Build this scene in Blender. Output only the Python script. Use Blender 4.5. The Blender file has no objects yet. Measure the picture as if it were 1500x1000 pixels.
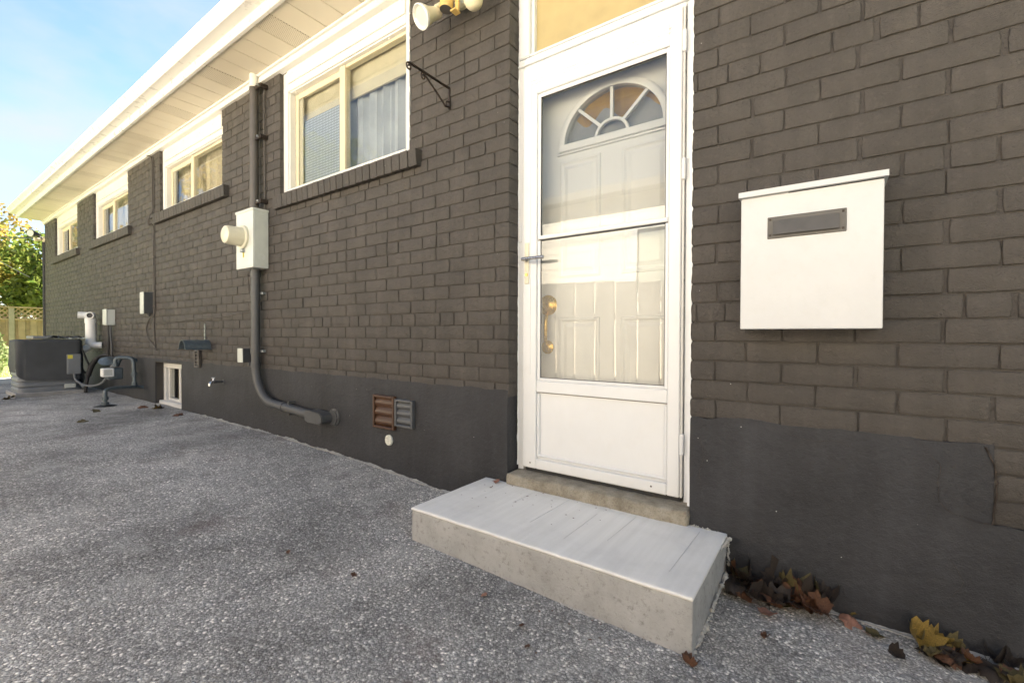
import bpy, bmesh, math, random
from mathutils import Vector, Matrix, noise
R = math.radians
rnd = random.Random(7)
sc = bpy.context.scene
COL = sc.collection

# ------------------------------------------------------------------ camera
CAM = Vector((0.0, -1.88, 1.0))
YAW, PITCH, ROLL, FPX = R(35.3), R(.72), R(-.205), 659.5
fwd = Vector((-math.sin(YAW)*math.cos(PITCH), math.cos(YAW)*math.cos(PITCH), -math.sin(PITCH)))
rt0 = Vector((math.cos(YAW), math.sin(YAW), 0)); dn0 = fwd.cross(rt0)
rt = math.cos(ROLL)*rt0 + math.sin(ROLL)*dn0
dn = -math.sin(ROLL)*rt0 + math.cos(ROLL)*dn0
cd = bpy.data.cameras.new('camera'); cam = bpy.data.objects.new('camera', cd); COL.objects.link(cam)
cd.sensor_width = 36; cd.lens = FPX/1500*36; cd.clip_start = .02; cd.clip_end = 2000
m = Matrix((rt, -dn, -fwd)).transposed().to_4x4(); m.translation = CAM
cam.matrix_world = m
sc.camera = cam

# ------------------------------------------------------------------ sky, sun, exposure
SUN_EL = R(48); SUN_H = Vector((-.36, .93, 0)).normalized()
SKY, SUN, EXPO = .030, 5.0, 3.22
w = bpy.data.worlds.new('World'); sc.world = w; w.use_nodes = True
nt = w.node_tree; nt.nodes.clear()
out = nt.nodes.new('ShaderNodeOutputWorld'); bg = nt.nodes.new('ShaderNodeBackground')
sky = nt.nodes.new('ShaderNodeTexSky'); sky.sky_type = 'NISHITA'; sky.sun_disc = False
sky.sun_elevation = SUN_EL; sky.sun_rotation = math.atan2(SUN_H.x, SUN_H.y)
sky.air_density = 1.0; sky.dust_density = 0; sky.ozone_density = 1.0
tc = nt.nodes.new('ShaderNodeTexCoord'); mp = nt.nodes.new('ShaderNodeMapping')
mp.inputs['Scale'].default_value = (1.6, 2.6, 5.5); mp.inputs['Rotation'].default_value = (.2, .3, .4)
cn = nt.nodes.new('ShaderNodeTexNoise'); cn.inputs['Scale'].default_value = 1.5; cn.inputs['Detail'].default_value = 5; cn.inputs['Roughness'].default_value = .5
cr = nt.nodes.new('ShaderNodeValToRGB'); cr.color_ramp.elements[0].position = .48; cr.color_ramp.elements[1].position = .80
mx = nt.nodes.new('ShaderNodeMix'); mx.data_type = 'RGBA'; mx.inputs['B'].default_value = (3.2, 3.35, 3.5, 1)
L = nt.links.new
L(tc.outputs['Generated'], mp.inputs['Vector']); L(mp.outputs['Vector'], cn.inputs['Vector'])
L(cn.outputs['Fac'], cr.inputs['Fac']); L(cr.outputs['Color'], mx.inputs['Factor'])
L(sky.outputs['Color'], mx.inputs['A']); L(mx.outputs['Result'], bg.inputs['Color'])
bg.inputs['Strength'].default_value = SKY; L(bg.outputs['Background'], out.inputs['Surface'])
sd = bpy.data.lights.new('sun', 'SUN'); sd.energy = SUN; sd.angle = R(.53); sd.color = (1, .95, .88)
so = bpy.data.objects.new('sun', sd); COL.objects.link(so)
so.rotation_euler = (SUN_H*math.cos(SUN_EL) + Vector((0, 0, math.sin(SUN_EL)))).to_track_quat('Z', 'Y').to_euler()
so.location = (0, 10, 20)
vs = sc.view_settings; vs.view_transform = 'Standard'; vs.look = 'None'; vs.exposure = EXPO; vs.gamma = 1
sc.render.resolution_x, sc.render.resolution_y = 1024, 682
cy = sc.cycles; cy.max_bounces = 8; cy.diffuse_bounces = 3; cy.glossy_bounces = 3; cy.transparent_max_bounces = 10; cy.caustics_reflective = False; cy.caustics_refractive = False

# ------------------------------------------------------------------ materials
MATS = {}
def node_mat(name):
    ma = bpy.data.materials.new(name); ma.use_nodes = True; t = ma.node_tree
    b = t.nodes['Principled BSDF']; MATS[name] = ma
    return ma, t, b
def pos(t):
    return t.nodes.new('ShaderNodeNewGeometry').outputs['Position']
def noise_n(t, vec, scale, detail=4, rough=.55):
    n = t.nodes.new('ShaderNodeTexNoise'); n.inputs['Scale'].default_value = scale
    n.inputs['Detail'].default_value = detail; n.inputs['Roughness'].default_value = rough
    t.links.new(vec, n.inputs['Vector']); return n.outputs['Fac']
def ramp(t, fac, stops):
    r = t.nodes.new('ShaderNodeValToRGB'); e = r.color_ramp.elements
    while len(e) < len(stops): e.new(.5)
    for k, (p, c) in enumerate(stops):
        e[k].position = p; e[k].color = (c, c, c, 1) if isinstance(c, (int, float)) else (*c, 1)
    t.links.new(fac, r.inputs['Fac']); return r.outputs['Color']
def mixc(t, fac, a, b, mode='MIX'):
    x = t.nodes.new('ShaderNodeMix'); x.data_type = 'RGBA'; x.blend_type = mode
    for key, v in (('Factor', fac), ('A', a), ('B', b)):
        s = x.inputs[key]
        if isinstance(v, (int, float)): s.default_value = v if key == 'Factor' else (v, v, v, 1)
        elif isinstance(v, tuple): s.default_value = (*v, 1)
        else: t.links.new(v, s)
    return x.outputs['Result']
def bump(t, b, hs, dist=.002, strength=1.0, prev=None):
    n = t.nodes.new('ShaderNodeBump'); n.inputs['Distance'].default_value = dist; n.inputs['Strength'].default_value = strength
    t.links.new(hs, n.inputs['Height'])
    if prev: t.links.new(prev, n.inputs['Normal'])
    t.links.new(n.outputs['Normal'], b.inputs['Normal']); return n.outputs['Normal']
def plain(name, col, rough=.5, metal=0, var=.12, nscale=9, bscale=120, bdist=.0006, dirt=None, dirt_amt=.25, spec=.5):
    ma, t, b = node_mat(name); p = pos(t)
    n1 = noise_n(t, p, nscale)
    lo = tuple(c*(1-var) for c in col); hi = tuple(min(1, c*(1+var)) for c in col)
    c = ramp(t, n1, [(.3, lo), (.7, hi)])
    if dirt:
        c = mixc(t, ramp(t, noise_n(t, p, nscale*2.7, 8, .7), [(.52, 0), (.75, dirt_amt)]), c, dirt)
    t.links.new(c, b.inputs['Base Color'])
    b.inputs['Roughness'].default_value = rough; b.inputs['Metallic'].default_value = metal
    b.inputs['Specular IOR Level'].default_value = spec
    rr = ramp(t, noise_n(t, p, nscale*4), [(.3, max(0, rough-.08)), (.7, min(1, rough+.08))]); t.links.new(rr, b.inputs['Roughness'])
    if bdist: bump(t, b, noise_n(t, p, bscale, 5), bdist)
    return ma

# painted brick: taupe grey paint, white paint specks, scuffs, gritty relief
def paint_wall(name, col, grit, specks=.012, isl=.13, streak=.2):
    ma, t, b = node_mat(name); p = pos(t)
    g = t.nodes.new('ShaderNodeNewGeometry').outputs['Random Per Island']
    c = ramp(t, noise_n(t, p, 3.2, 4, .62), [(.25, tuple(v*(1-streak) for v in col)), (.75, tuple(v*(1+streak) for v in col))])
    c = mixc(t, 1.0, c, ramp(t, g, [(0, 1-isl), (1, 1+isl*.6)]), 'MULTIPLY')
    mpz = t.nodes.new('ShaderNodeMapping'); mpz.inputs['Scale'].default_value = (11, 11, 1.3); t.links.new(p, mpz.inputs['Vector'])
    c = mixc(t, 1.0, c, ramp(t, noise_n(t, mpz.outputs['Vector'], 1, 4, .6), [(.3, .84), (.55, 1.0), (.75, 1.22)]), 'MULTIPLY')
    c = mixc(t, ramp(t, noise_n(t, p, 38, 5, .75), [(.54, 0), (.80, .35)]), c, tuple(min(1, v*2.3) for v in col))
    v = t.nodes.new('ShaderNodeTexVoronoi'); v.inputs['Scale'].default_value = 26; t.links.new(p, v.inputs['Vector'])
    dot = ramp(t, v.outputs['Distance'], [(specks*2.0, 1), (specks*2.0+.03, 0)])
    sel = t.nodes.new('ShaderNodeSeparateColor'); t.links.new(v.outputs['Color'], sel.inputs['Color'])
    pick = ramp(t, sel.outputs['Red'], [(.85, 0), (.86, 1)])
    c = mixc(t, mixc(t, 1.0, dot, pick, 'MULTIPLY'), c, (.55, .55, .52))
    t.links.new(c, b.inputs['Base Color'])
    b.inputs['Roughness'].default_value = .62; b.inputs['Specular IOR Level'].default_value = .35
    mh = t.nodes.new('ShaderNodeMath'); mh.operation = 'MULTIPLY_ADD'; mh.inputs[1].default_value = .45
    t.links.new(noise_n(t, p, 260, 2, .7), mh.inputs[0]); t.links.new(noise_n(t, p, 40, 3, .65), mh.inputs[2])
    bump(t, b, mh.outputs[0], grit*3)
    return ma
paint_wall('brick_paint', (.066, .0585, .052), .0024, isl=.14)
paint_wall('mortar_paint', (.060, .0535, .048), .0024, isl=0)
paint_wall('parging_shade_paint', (.033, .0335, .037), .0016, .016, 0, .34)  # same paint as the brick; shade at the base put into this colour
plain('white_paint', (.70, .69, .66), .35, var=.03, bscale=60, bdist=.0003, dirt=(.55, .50, .42), dirt_amt=.12)
plain('white_aluminium', (.64, .63, .60), .32, var=.03, nscale=4, bscale=25, bdist=.0004)
plain('soffit_white', (.66, .60, .48), .42, var=.03, nscale=5, bscale=40, bdist=.0003)
plain('door_white', (.72, .73, .735), .38, var=.025, nscale=6, bdist=.0002, dirt=(.6, .56, .48), dirt_amt=.10)
plain('transom_ochre', (.44, .35, .17), .45, var=.09, nscale=7, bdist=.0003)
plain('mail_white', (.56, .57, .58), .40, var=.025, nscale=12, bscale=45, bdist=.0005, dirt=(.42, .41, .37), dirt_amt=.14)
plain('slot_grey', (.09, .085, .08), .5, .15, .1, 30)
plain('meter_grey', (.62, .64, .60), .45, .1, .05, 10)
plain('meter_cream', (.66, .62, .48), .35, 0, .06, 14)
plain('conduit_paint', (.066, .068, .070), .5, 0, .12, 12, 90, .0004)
plain('conduit_taupe', (.085, .076, .068), .5, 0, .12, 12, 90, .0004)
plain('dark_box', (.06, .062, .066), .5, 0, .12, 14)
plain('pale_box', (.55, .57, .52), .5, 0, .06, 14)
plain('galv', (.38, .40, .41), .38, .7, .15, 30)
plain('iron_black', (.035, .025, .02), .5, .4, .3, 50)
plain('vent_brown', (.07, .034, .018), .42, 0, .12, 20)
plain('vent_grey', (.085, .088, .092), .45, 0, .1, 20)
plain('cap_white', (.62, .62, .55), .5, 0, .15, 60)
plain('brass', (.56, .37, .11), .28, .9, .2, 60)
plain('steel', (.5, .5, .5), .25, .95, .1, 40)
plain('pvc', (.80, .80, .78), .35, 0, .03, 10)
plain('black_rubber', (.018, .018, .019), .55, 0, .2, 40)
plain('cable_taupe', (.075, .066, .057), .6, 0, .15, 40)
plain('cover_fabric', (.05, .054, .058), .72, 0, .18, 6, 160, .0006)
plain('ac_grey', (.20, .21, .22), .45, .1, .08, 10)
plain('label_yellow', (.7, .62, .08), .5, 0, .05, 40)
plain('gas_grey', (.10, .125, .14), .45, .3, .2, 30)
plain('gas_pale', (.5, .52, .5), .45, .1, .1, 30)
plain('lamp_ivory', (.75, .68, .48), .4, 0, .06, 20)
plain('lamp_glass', (.78, .78, .74), .18, .2, .05, 20)
plain('lamp_yellow', (.62, .43, .14), .4, 0, .08, 20)
plain('curtain_beige', (.62, .52, .37), .85, 0, .06, 6)
plain('valance', (.60, .52, .36), .85, 0, .08, 8)
plain('curtain_grey', (.46, .47, .48), .85, 0, .2, 3)
plain('standin_grey', (.48, .44, .40), .85, 0, .2, 5)  # grey half of the panel added behind the fanlight
plain('room_dark', (.10, .085, .065), .9, 0, .1, 3)
plain('standin_ochre', (.55, .32, .06), .8, 0, .2, 4)  # ochre half of that added panel, in place of a lit hall
plain('frame_beige', (.66, .57, .40), .42, 0, .04, 10)
plain('roof_shingle', (.09, .08, .07), .9, 0, .3, 8)
plain('siding', (.86, .79, .66), .55, 0, .03, 2)
plain('fence_wood_grey', (.30, .26, .21), .8, 0, .2, 5)
plain('fence_wood', (.30, .22, .145), .8, 0, .22, 6)
plain('bark', (.09, .065, .045), .9, 0, .3, 12, 30, .01)
plain('path_concrete', (.42, .40, .36), .85, 0, .12, 3, 70, .001)
plain('path_bounce', (.72, .52, .30), .85, 0, .1, 3, 70, .001)  # warm tone picked to bounce light onto soffit and upper wall
plain('soil', (.07, .055, .04), .95, 0, .3, 3)
plain('pad_concrete', (.34, .33, .31), .9, 0, .15, 8, 80, .001, (.15, .14, .12), .5)
plain('far_roof', (.5, .44, .40), .8, 0, .1, 3)
plain('residue', (.42, .41, .38), .9, 0, .25, 30, 150, .001)

def leafy(name, a, b_, tr=.35, sc_=3):
    ma, t, b = node_mat(name); p = pos(t)
    g = t.nodes.new('ShaderNodeNewGeometry').outputs['Random Per Island']
    c = ramp(t, g, [(0, a), (1, b_)])
    t.links.new(c, b.inputs['Base Color']); b.inputs['Roughness'].default_value = .55
    tl = t.nodes.new('ShaderNodeBsdfTranslucent'); t.links.new(c, tl.inputs['Color'])
    ms = t.nodes.new('ShaderNodeMixShader'); ms.inputs[0].default_value = tr
    o = t.nodes['Material Output']
    t.links.new(b.outputs[0], ms.inputs[1]); t.links.new(tl.outputs[0], ms.inputs[2]); t.links.new(ms.outputs[0], o.inputs['Surface'])
    return ma
leafy('leaf_yellowgreen', (.15, .17, .035), (.33, .26, .06), .45)
leafy('leaf_gold', (.18, .15, .035), (.32, .20, .06), .4)
leafy('leaf_green', (.06, .10, .02), (.15, .17, .035), .4)
leafy('bush_pale', (.14, .19, .07), (.30, .32, .16), .3)
leafy('grass_blade', (.10, .16, .02), (.22, .25, .05), .35)
def dead_leaf(name, c1, c2, spots):
    ma, t, b = node_mat(name)
    tcn = t.nodes.new('ShaderNodeTexCoord').outputs['Object']
    c = ramp(t, noise_n(t, tcn, 26, 5, .6), [(.35, c1), (.68, c2)])
    c = mixc(t, ramp(t, noise_n(t, tcn, 60, 6, .7), [(.55, 0), (.7, .8)]), c, spots)
    t.links.new(c, b.inputs['Base Color']); b.inputs['Roughness'].default_value = .6
    bump(t, b, noise_n(t, tcn, 90, 4), .0015)
    return ma
dead_leaf('dead_brown', (.07, .030, .014), (.17, .075, .035), (.03, .014, .008))
dead_leaf('dead_dark', (.012, .009, .007), (.035, .022, .014), (.05, .03, .02))
dead_leaf('dead_tan', (.27, .13, .085), (.38, .20, .14), (.13, .05, .03))
dead_leaf('dead_yellow', (.17, .12, .02), (.34, .22, .045), (.11, .045, .015))
dead_leaf('dead_olive', (.07, .06, .02), (.16, .12, .045), (.03, .02, .01))

def glass(name, tint=(.92, .95, .95), ior=1.55, rough=0.0, film=0.0, filmcol=(.3, .32, .33)):
    ma, t, b = node_mat(name); t.nodes.remove(b); o = t.nodes['Material Output']
    lw_ = t.nodes.new('ShaderNodeLayerWeight'); lw_.inputs['Blend'].default_value = .5
    pw_ = t.nodes.new('ShaderNodeMath'); pw_.operation = 'POWER'; pw_.inputs[1].default_value = 5; t.links.new(lw_.outputs['Facing'], pw_.inputs[0])
    r0 = ((ior-1)/(ior+1))**2; f = t.nodes.new('ShaderNodeMath'); f.operation = 'MULTIPLY_ADD'; f.inputs[1].default_value = 1-r0; f.inputs[2].default_value = r0
    t.links.new(pw_.outputs[0], f.inputs[0])
    tr = t.nodes.new('ShaderNodeBsdfTransparent'); tr.inputs['Color'].default_value = (*tint, 1)
    gl = t.nodes.new('ShaderNodeBsdfGlossy'); gl.inputs['Roughness'].default_value = rough
    p = pos(t); bn = t.nodes.new('ShaderNodeBump'); bn.inputs['Distance'].default_value = .004; bn.inputs['Strength'].default_value = .12
    t.links.new(noise_n(t, p, 3.0, 1), bn.inputs['Height']); t.links.new(bn.outputs['Normal'], gl.inputs['Normal'])
    ms = t.nodes.new('ShaderNodeMixShader')
    t.links.new(f.outputs[0], ms.inputs[0]); t.links.new(tr.outputs[0], ms.inputs[1]); t.links.new(gl.outputs[0], ms.inputs[2])
    t.links.new(ms.outputs[0], o.inputs['Surface'])
    return ma
glass('storm_glass', (.91, .91, .89), 1.62)
glass('window_glass', (.92, .94, .94), 1.6)
glass('bulb_glass', (.9, .9, .88), 1.5)

# asphalt: worn aggregate set in dark binder
ma, t, b = node_mat('asphalt'); p = pos(t)
ds = t.nodes.new('ShaderNodeTexNoise'); ds.inputs['Scale'].default_value = 40; t.links.new(p, ds.inputs['Vector'])
va = t.nodes.new('ShaderNodeVectorMath'); va.operation = 'SCALE'; va.inputs['Scale'].default_value = .012; t.links.new(ds.outputs['Color'], va.inputs[0])
vb = t.nodes.new('ShaderNodeVectorMath'); vb.operation = 'ADD'; t.links.new(p, vb.inputs[0]); t.links.new(va.outputs[0], vb.inputs[1])
v1 = t.nodes.new('ShaderNodeTexVoronoi'); v1.inputs['Scale'].default_value = 125; t.links.new(vb.outputs[0], v1.inputs['Vector'])
v2 = t.nodes.new('ShaderNodeTexVoronoi'); v2.inputs['Scale'].default_value = 260; t.links.new(vb.outputs[0], v2.inputs['Vector'])
def chan(v, ch):
    s = t.nodes.new('ShaderNodeSeparateColor'); t.links.new(v.outputs['Color'], s.inputs['Color']); return s.outputs[ch]
st1 = ramp(t, chan(v1, 'Red'), [(0, (.17, .168, .166)), (.45, (.26, .258, .254)), (.8, (.36, .358, .35)), (1, (.62, .61, .59))])
st2 = ramp(t, chan(v2, 'Green'), [(0, (.13, .129, .128)), (.6, (.25, .247, .243)), (1, (.44, .435, .42))])
sw = ramp(t, chan(v1, 'Blue'), [(.42, 0), (.46, 1)])
c = mixc(t, sw, st2, st1)
edge = ramp(t, v1.outputs['Distance'], [(.30, 1), (.62, .62)])
c = mixc(t, 1.0, c, edge, 'MULTIPLY')
big = ramp(t, noise_n(t, p, 1.4, 6, .66), [(.32, .85), (.45, 1.3), (.56, 1.68), (.70, 2.25)])
c = mixc(t, 1.0, c, big, 'MULTIPLY')
pale = ramp(t, noise_n(t, p, 4.3, 5, .7), [(.54, 0), (.76, .55)])
c = mixc(t, pale, c, (.46, .46, .45))
brown = ramp(t, noise_n(t, p, 2.7, 6, .65), [(.55, 0), (.72, .6)])
c = mixc(t, brown, c, (.13, .10, .095))
c = mixc(t, 1.0, c, (1.22, 1.19, 1.12), 'MULTIPLY')
t.links.new(c, b.inputs['Base Color']); b.inputs['Roughness'].default_value = .9; b.inputs['Specular IOR Level'].default_value = .2
bump(t, b, mixc(t, sw, ramp(t, v2.outputs['Distance'], [(0, .5), (.7, 0)]), ramp(t, v1.outputs['Distance'], [(0, 1), (.7, 0)])), .0028)

# step: grey concrete body, pale painted top with trowel marks
ma, t, b = node_mat('step_concrete'); p = pos(t)
c = ramp(t, noise_n(t, p, 7, 8, .65), [(.28, (.33, .325, .31)), (.5, (.42, .415, .40)), (.75, (.50, .495, .48))])
c = mixc(t, ramp(t, noise_n(t, p, 45, 7, .8), [(.53, 0), (.66, .75)]), c, (.20, .19, .17))
t.links.new(c, b.inputs['Base Color']); b.inputs['Roughness'].default_value = .9
bump(t, b, noise_n(t, p, 95, 6, .7), .0045)
ma, t, b = node_mat('step_top'); p = pos(t)
mp2 = t.nodes.new('ShaderNodeMapping'); mp2.inputs['Rotation'].default_value = (0, 0, R(-10)); mp2.inputs['Scale'].default_value = (26, 1.6, 20); t.links.new(p, mp2.inputs['Vector'])
br = noise_n(t, mp2.outputs['Vector'], 1.0, 5, .6)
c = ramp(t, br, [(.3, (.78, .765, .72)), (.6, (.85, .835, .79)), (.8, (.88, .87, .83))])
c = mixc(t, ramp(t, noise_n(t, p, 5, 6, .65), [(.48, 0), (.8, .45)]), c, (.60, .59, .55))
c = mixc(t, ramp(t, noise_n(t, p, 170, 4, .7), [(.68, 0), (.72, .5)]), c, (.28, .27, .25))
t.links.new(c, b.inputs['Base Color']); b.inputs['Roughness'].default_value = .92; b.inputs['Specular IOR Level'].default_value = .15
n1 = bump(t, b, br, .0010); bump(t, b, noise_n(t, p, 130, 4), .0007, 1, n1)
ma, t, b = node_mat('threshold_stone'); p = pos(t)
c = ramp(t, noise_n(t, p, 14, 8, .7), [(.3, (.17, .145, .105)), (.55, (.31, .28, .22)), (.75, (.40, .37, .31))])
c = mixc(t, ramp(t, noise_n(t, p, 160, 5, .75), [(.5, 0), (.7, .7)]), c, (.13, .10, .07))
t.links.new(c, b.inputs['Base Color']); b.inputs['Roughness'].default_value = .9
n1 = bump(t, b, noise_n(t, p, 140, 6, .7), .004); bump(t, b, noise_n(t, p, 30, 4), .006, 1, n1)

# perforated soffit panel: rows of small holes (flat print)
ma, t, b = node_mat('soffit_vented'); p = pos(t)
mp3 = t.nodes.new('ShaderNodeMapping'); mp3.inputs['Scale'].default_value = (72, 72, 0); mp3.inputs['Rotation'].default_value = (0, 0, R(45)); t.links.new(p, mp3.inputs['Vector'])
v = t.nodes.new('ShaderNodeTexVoronoi'); v.inputs['Randomness'].default_value = 0; v.inputs['Scale'].default_value = 1; t.links.new(mp3.outputs['Vector'], v.inputs['Vector'])
c = mixc(t, ramp(t, v.outputs['Distance'], [(.16, 1), (.24, 0)]), (.64, .58, .46), (.16, .13, .09))
t.links.new(c, b.inputs['Base Color']); b.inputs['Roughness'].default_value = .42
# insect screen: fine mesh print
ma, t, b = node_mat('screen_mesh'); p = pos(t)
ck = t.nodes.new('ShaderNodeTexBrick'); ck.offset = 0; ck.inputs['Scale'].default_value = 1; ck.inputs['Mortar Size'].default_value = .0035
ck.inputs['Brick Width'].default_value = .02; ck.inputs['Row Height'].default_value = .02
sx = t.nodes.new('ShaderNodeSeparateXYZ'); cx = t.nodes.new('ShaderNodeCombineXYZ'); t.links.new(p, sx.inputs[0]); t.links.new(sx.outputs['X'], cx.inputs['X']); t.links.new(sx.outputs['Z'], cx.inputs['Y'])
t.links.new(cx.outputs[0], ck.inputs['Vector']); ck.inputs['Color1'].default_value = (.47, .50, .53, 1); ck.inputs['Color2'].default_value = (.50, .53, .56, 1); ck.inputs['Mortar'].default_value = (.24, .26, .29, 1)
t.links.new(ck.outputs['Color'], b.inputs['Base Color']); b.inputs['Roughness'].default_value = .8
# lawn
ma, t, b = node_mat('lawn'); p = pos(t)
c = ramp(t, noise_n(t, p, 3, 8, .7), [(.3, (.09, .13, .02)), (.7, (.20, .22, .045))]); t.links.new(c, b.inputs['Base Color']); b.inputs['Roughness'].default_value = .9

# ------------------------------------------------------------------ builders
WO = {}                                     # world origin of each object
def link(o, parent, world):
    COL.objects.link(o)
    if parent is not None:
        o.parent = parent; o.location = Vector(world) - WO[parent]
    else: o.location = world
    WO[o] = Vector(world); return o
def tag(o, label, cat, group=None):
    o['label'] = label; o['category'] = cat
    if group: o['group'] = group
    return o
def thing(name, label, cat, loc, group=None):
    o = bpy.data.objects.new(name, None); o.empty_display_size = .05
    return tag(link(o, None, loc), label, cat, group)
def mesh_of(bm, name, mats, smooth=False, ang=40):
    bm.normal_update()
    me = bpy.data.meshes.new(name); bm.to_mesh(me); bm.free()
    for x in ([mats] if isinstance(mats, str) else mats): me.materials.append(MATS[x])
    if smooth:
        for pl in me.polygons: pl.use_smooth = True
        me.set_sharp_from_angle(angle=R(ang))
    return me
def obj(name, bm, mat_, parent=None, origin=(0, 0, 0), smooth=False, ang=40, kind=None):
    """bm holds world coordinates; origin is where the object's own origin goes"""
    if Vector(origin).length > 0: bmesh.ops.translate(bm, verts=bm.verts, vec=-Vector(origin))
    o = link(bpy.data.objects.new(name, mesh_of(bm, name, mat_, smooth, ang)), parent, origin)
    if kind: o['kind'] = kind
    return o
def box(bm, x0, x1, y0, y1, z0, z1, bev=0, seg=1, mi=0):
    before = set(bm.faces) if (bev or mi) else None
    vs_ = [bm.verts.new((x, y, z)) for x in (x0, x1) for y in (y0, y1) for z in (z0, z1)]
    fs = [bm.faces.new([vs_[i] for i in q]) for q in ((0, 1, 3, 2), (4, 6, 7, 5), (0, 4, 5, 1), (2, 3, 7, 6), (0, 2, 6, 4), (1, 5, 7, 3))]
    if bev:
        es = list({e for f in fs for e in f.edges})
        bmesh.ops.bevel(bm, geom=es, offset=bev, segments=seg, profile=.6, affect='EDGES')
    if mi:
        for f in bm.faces:
            if f not in before: f.material_index = mi
    return bm
def B(x0, x1, y0, y1, z0, z1, bev=0, seg=1):
    return box(bmesh.new(), min(x0, x1), max(x0, x1), min(y0, y1), max(y0, y1), min(z0, z1), max(z0, z1), bev, seg)
def loft(bm, rings, close=True, cap0=True, cap1=True):
    vr = [[bm.verts.new(q) for q in r] for r in rings]; n = len(rings[0])
    for a, b_ in zip(vr, vr[1:]):
        for i in range(n if close else n-1):
            bm.faces.new((a[i], a[(i+1) % n], b_[(i+1) % n], b_[i]))
    if cap0: bm.faces.new(list(reversed(vr[0])))
    if cap1: bm.faces.new(vr[-1])
    return bm
def tube(bm, path, r, n=10, cap=True):
    path = [Vector(q) for q in path]; rings = []; up = None
    for i, q in enumerate(path):
        d = (path[min(i+1, len(path)-1)] - path[max(i-1, 0)]).normalized()
        if up is None:
            up = d.orthogonal().normalized()
        up = (up - d*up.dot(d)).normalized(); s = d.cross(up)
        rr = r[i] if isinstance(r, (list, tuple)) else r
        rings.append([q + rr*(math.cos(2*math.pi*k/n)*up + math.sin(2*math.pi*k/n)*s) for k in range(n)])
    return loft(bm, rings, True, cap, cap)
def T(path, r, n=10): return tube(bmesh.new(), path, r, n)
def bez(pts, n=24):
    """Catmull-Rom through points"""
    P = [Vector(q) for q in pts]; P = [2*P[0]-P[1]] + P + [2*P[-1]-P[-2]]; o = []
    for i in range(1, len(P)-2):
        for k in range(n):
            u = k/n; a, b_, c_, d = P[i-1:i+3]
            o.append(.5*((2*b_) + (c_-a)*u + (2*a-5*b_+4*c_-d)*u*u + (3*b_-a-3*c_+d)*u**3))
    return o + [P[-2]]
def lathe(bm, prof, o, axis, n=20):
    """prof: (distance along axis, radius)"""
    ax = Vector(axis).normalized(); u = ax.orthogonal().normalized(); v_ = ax.cross(u); o = Vector(o)
    return loft(bm, [[o + ax*d + max(r, .0005)*(math.cos(2*math.pi*k/n)*u + math.sin(2*math.pi*k/n)*v_) for k in range(n)] for d, r in prof])
def LT(prof, o, axis, n=20): return lathe(bmesh.new(), prof, o, axis, n)
def extr(bm, poly, y0, y1):
    """polygon in XZ extruded in Y"""
    return loft(bm, [[(x, y0, z) for x, z in poly], [(x, y1, z) for x, z in poly]])
def rough(bm, amp, sc_=20, seed=0, axis=None):
    for v in bm.verts:
        d = noise.noise_vector(v.co*sc_ + Vector((seed, seed*2, 0)))*amp
        v.co += d if axis is None else Vector(d[i]*axis[i] for i in range(3))
    return bm
def gz(x):
    P = [(-200, .195), (-7, .195), (-5, .195), (-3.74, .186), (-2.96, .165), (-2.35, .142), (-1.86, .115), (-1.49, .104), (-.3, .072), (.4, .052), (6, -.13), (200, -.13)]
    for (a, za), (b_, zb) in zip(P, P[1:]):
        if x <= b_: return za + (zb-za)*max(0, x-a)/(b_-a)
    return P[-1][1]

# ------------------------------------------------------------------ ground
XS = sorted(set([-400, -200, -100, -60, -40, -30, -24, -20, -18, -16, -15, -14, -13] + [-12+.5*i for i in range(38)] + [8, 10, 14, 20, 40, 100, 300]))
YS = [-300, -100, -40, -20, -12, -8, -5, -3.5, -3, -2, -1, 0, 2, 5, 10, 20, 40, 100, 300]
bm = bmesh.new(); g = [[bm.verts.new((x, y, gz(x)-.03)) for y in YS] for x in XS]
for i in range(len(XS)-1):
    for j in range(len(YS)-1): bm.faces.new((g[i][j], g[i+1][j], g[i+1][j+1], g[i][j+1]))
obj('ground', bm, 'lawn', smooth=True)['kind'] = 'structure'
bm = bmesh.new(); nx, ny = 300, 58
def dz(x, y):
    q = Vector((x, y, 0))
    return gz(x) + .006*noise.noise(q*1.3) + .004*noise.noise(q*4) + (.010*max(0, 1-abs(y+.03)/.12))*(.5+noise.noise(Vector((x*3, 0, 7))))
g = [[bm.verts.new((x, y, dz(x, y))) for y in [-2.95+2.98*j/ny for j in range(ny+1)]] for x in [-10.9+16.9*i/nx for i in range(nx+1)]]
for i in range(nx):
    for j in range(ny): bm.faces.new((g[i][j], g[i+1][j], g[i+1][j+1], g[i][j+1]))
obj('driveway', bm, 'asphalt', smooth=True)['kind'] = 'structure'
bm = bmesh.new()
for k in range(4): box(bm, -12.35, -10.92, -3+1.1*k, -1.91+1.1*k, .08, .20+.004*math.sin(k*3), .006)
obj('path', bm, 'path_concrete')['kind'] = 'structure'

# ------------------------------------------------------------------ the brick house
X0, X1 = -12.3, 3.0
ZT = 3.10                                    # top of visible brick
house = thing('brick_house', 'long dark painted brick bungalow with white windows, soffit and door', 'house', (-4.6, 4, 0))
OPEN = [(-3.615, -2.10, 2.105, 3.3), (-6.255, -4.66, 2.372, 3.3), (-8.96, -7.38, 2.372, 3.3), (-11.45, -9.895, 2.372, 3.3), (-1.352, -.458, -1, 3.3)]
BW = (-6.418, -5.64, .15, .69)
SILL = [(-3.65, -1.995, 2.005, 2.105), (-6.345, -4.515, 2.268, 2.372), (-9.06, -7.215, 2.268, 2.372), (-11.56, -9.75, 2.268, 2.372)]
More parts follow.
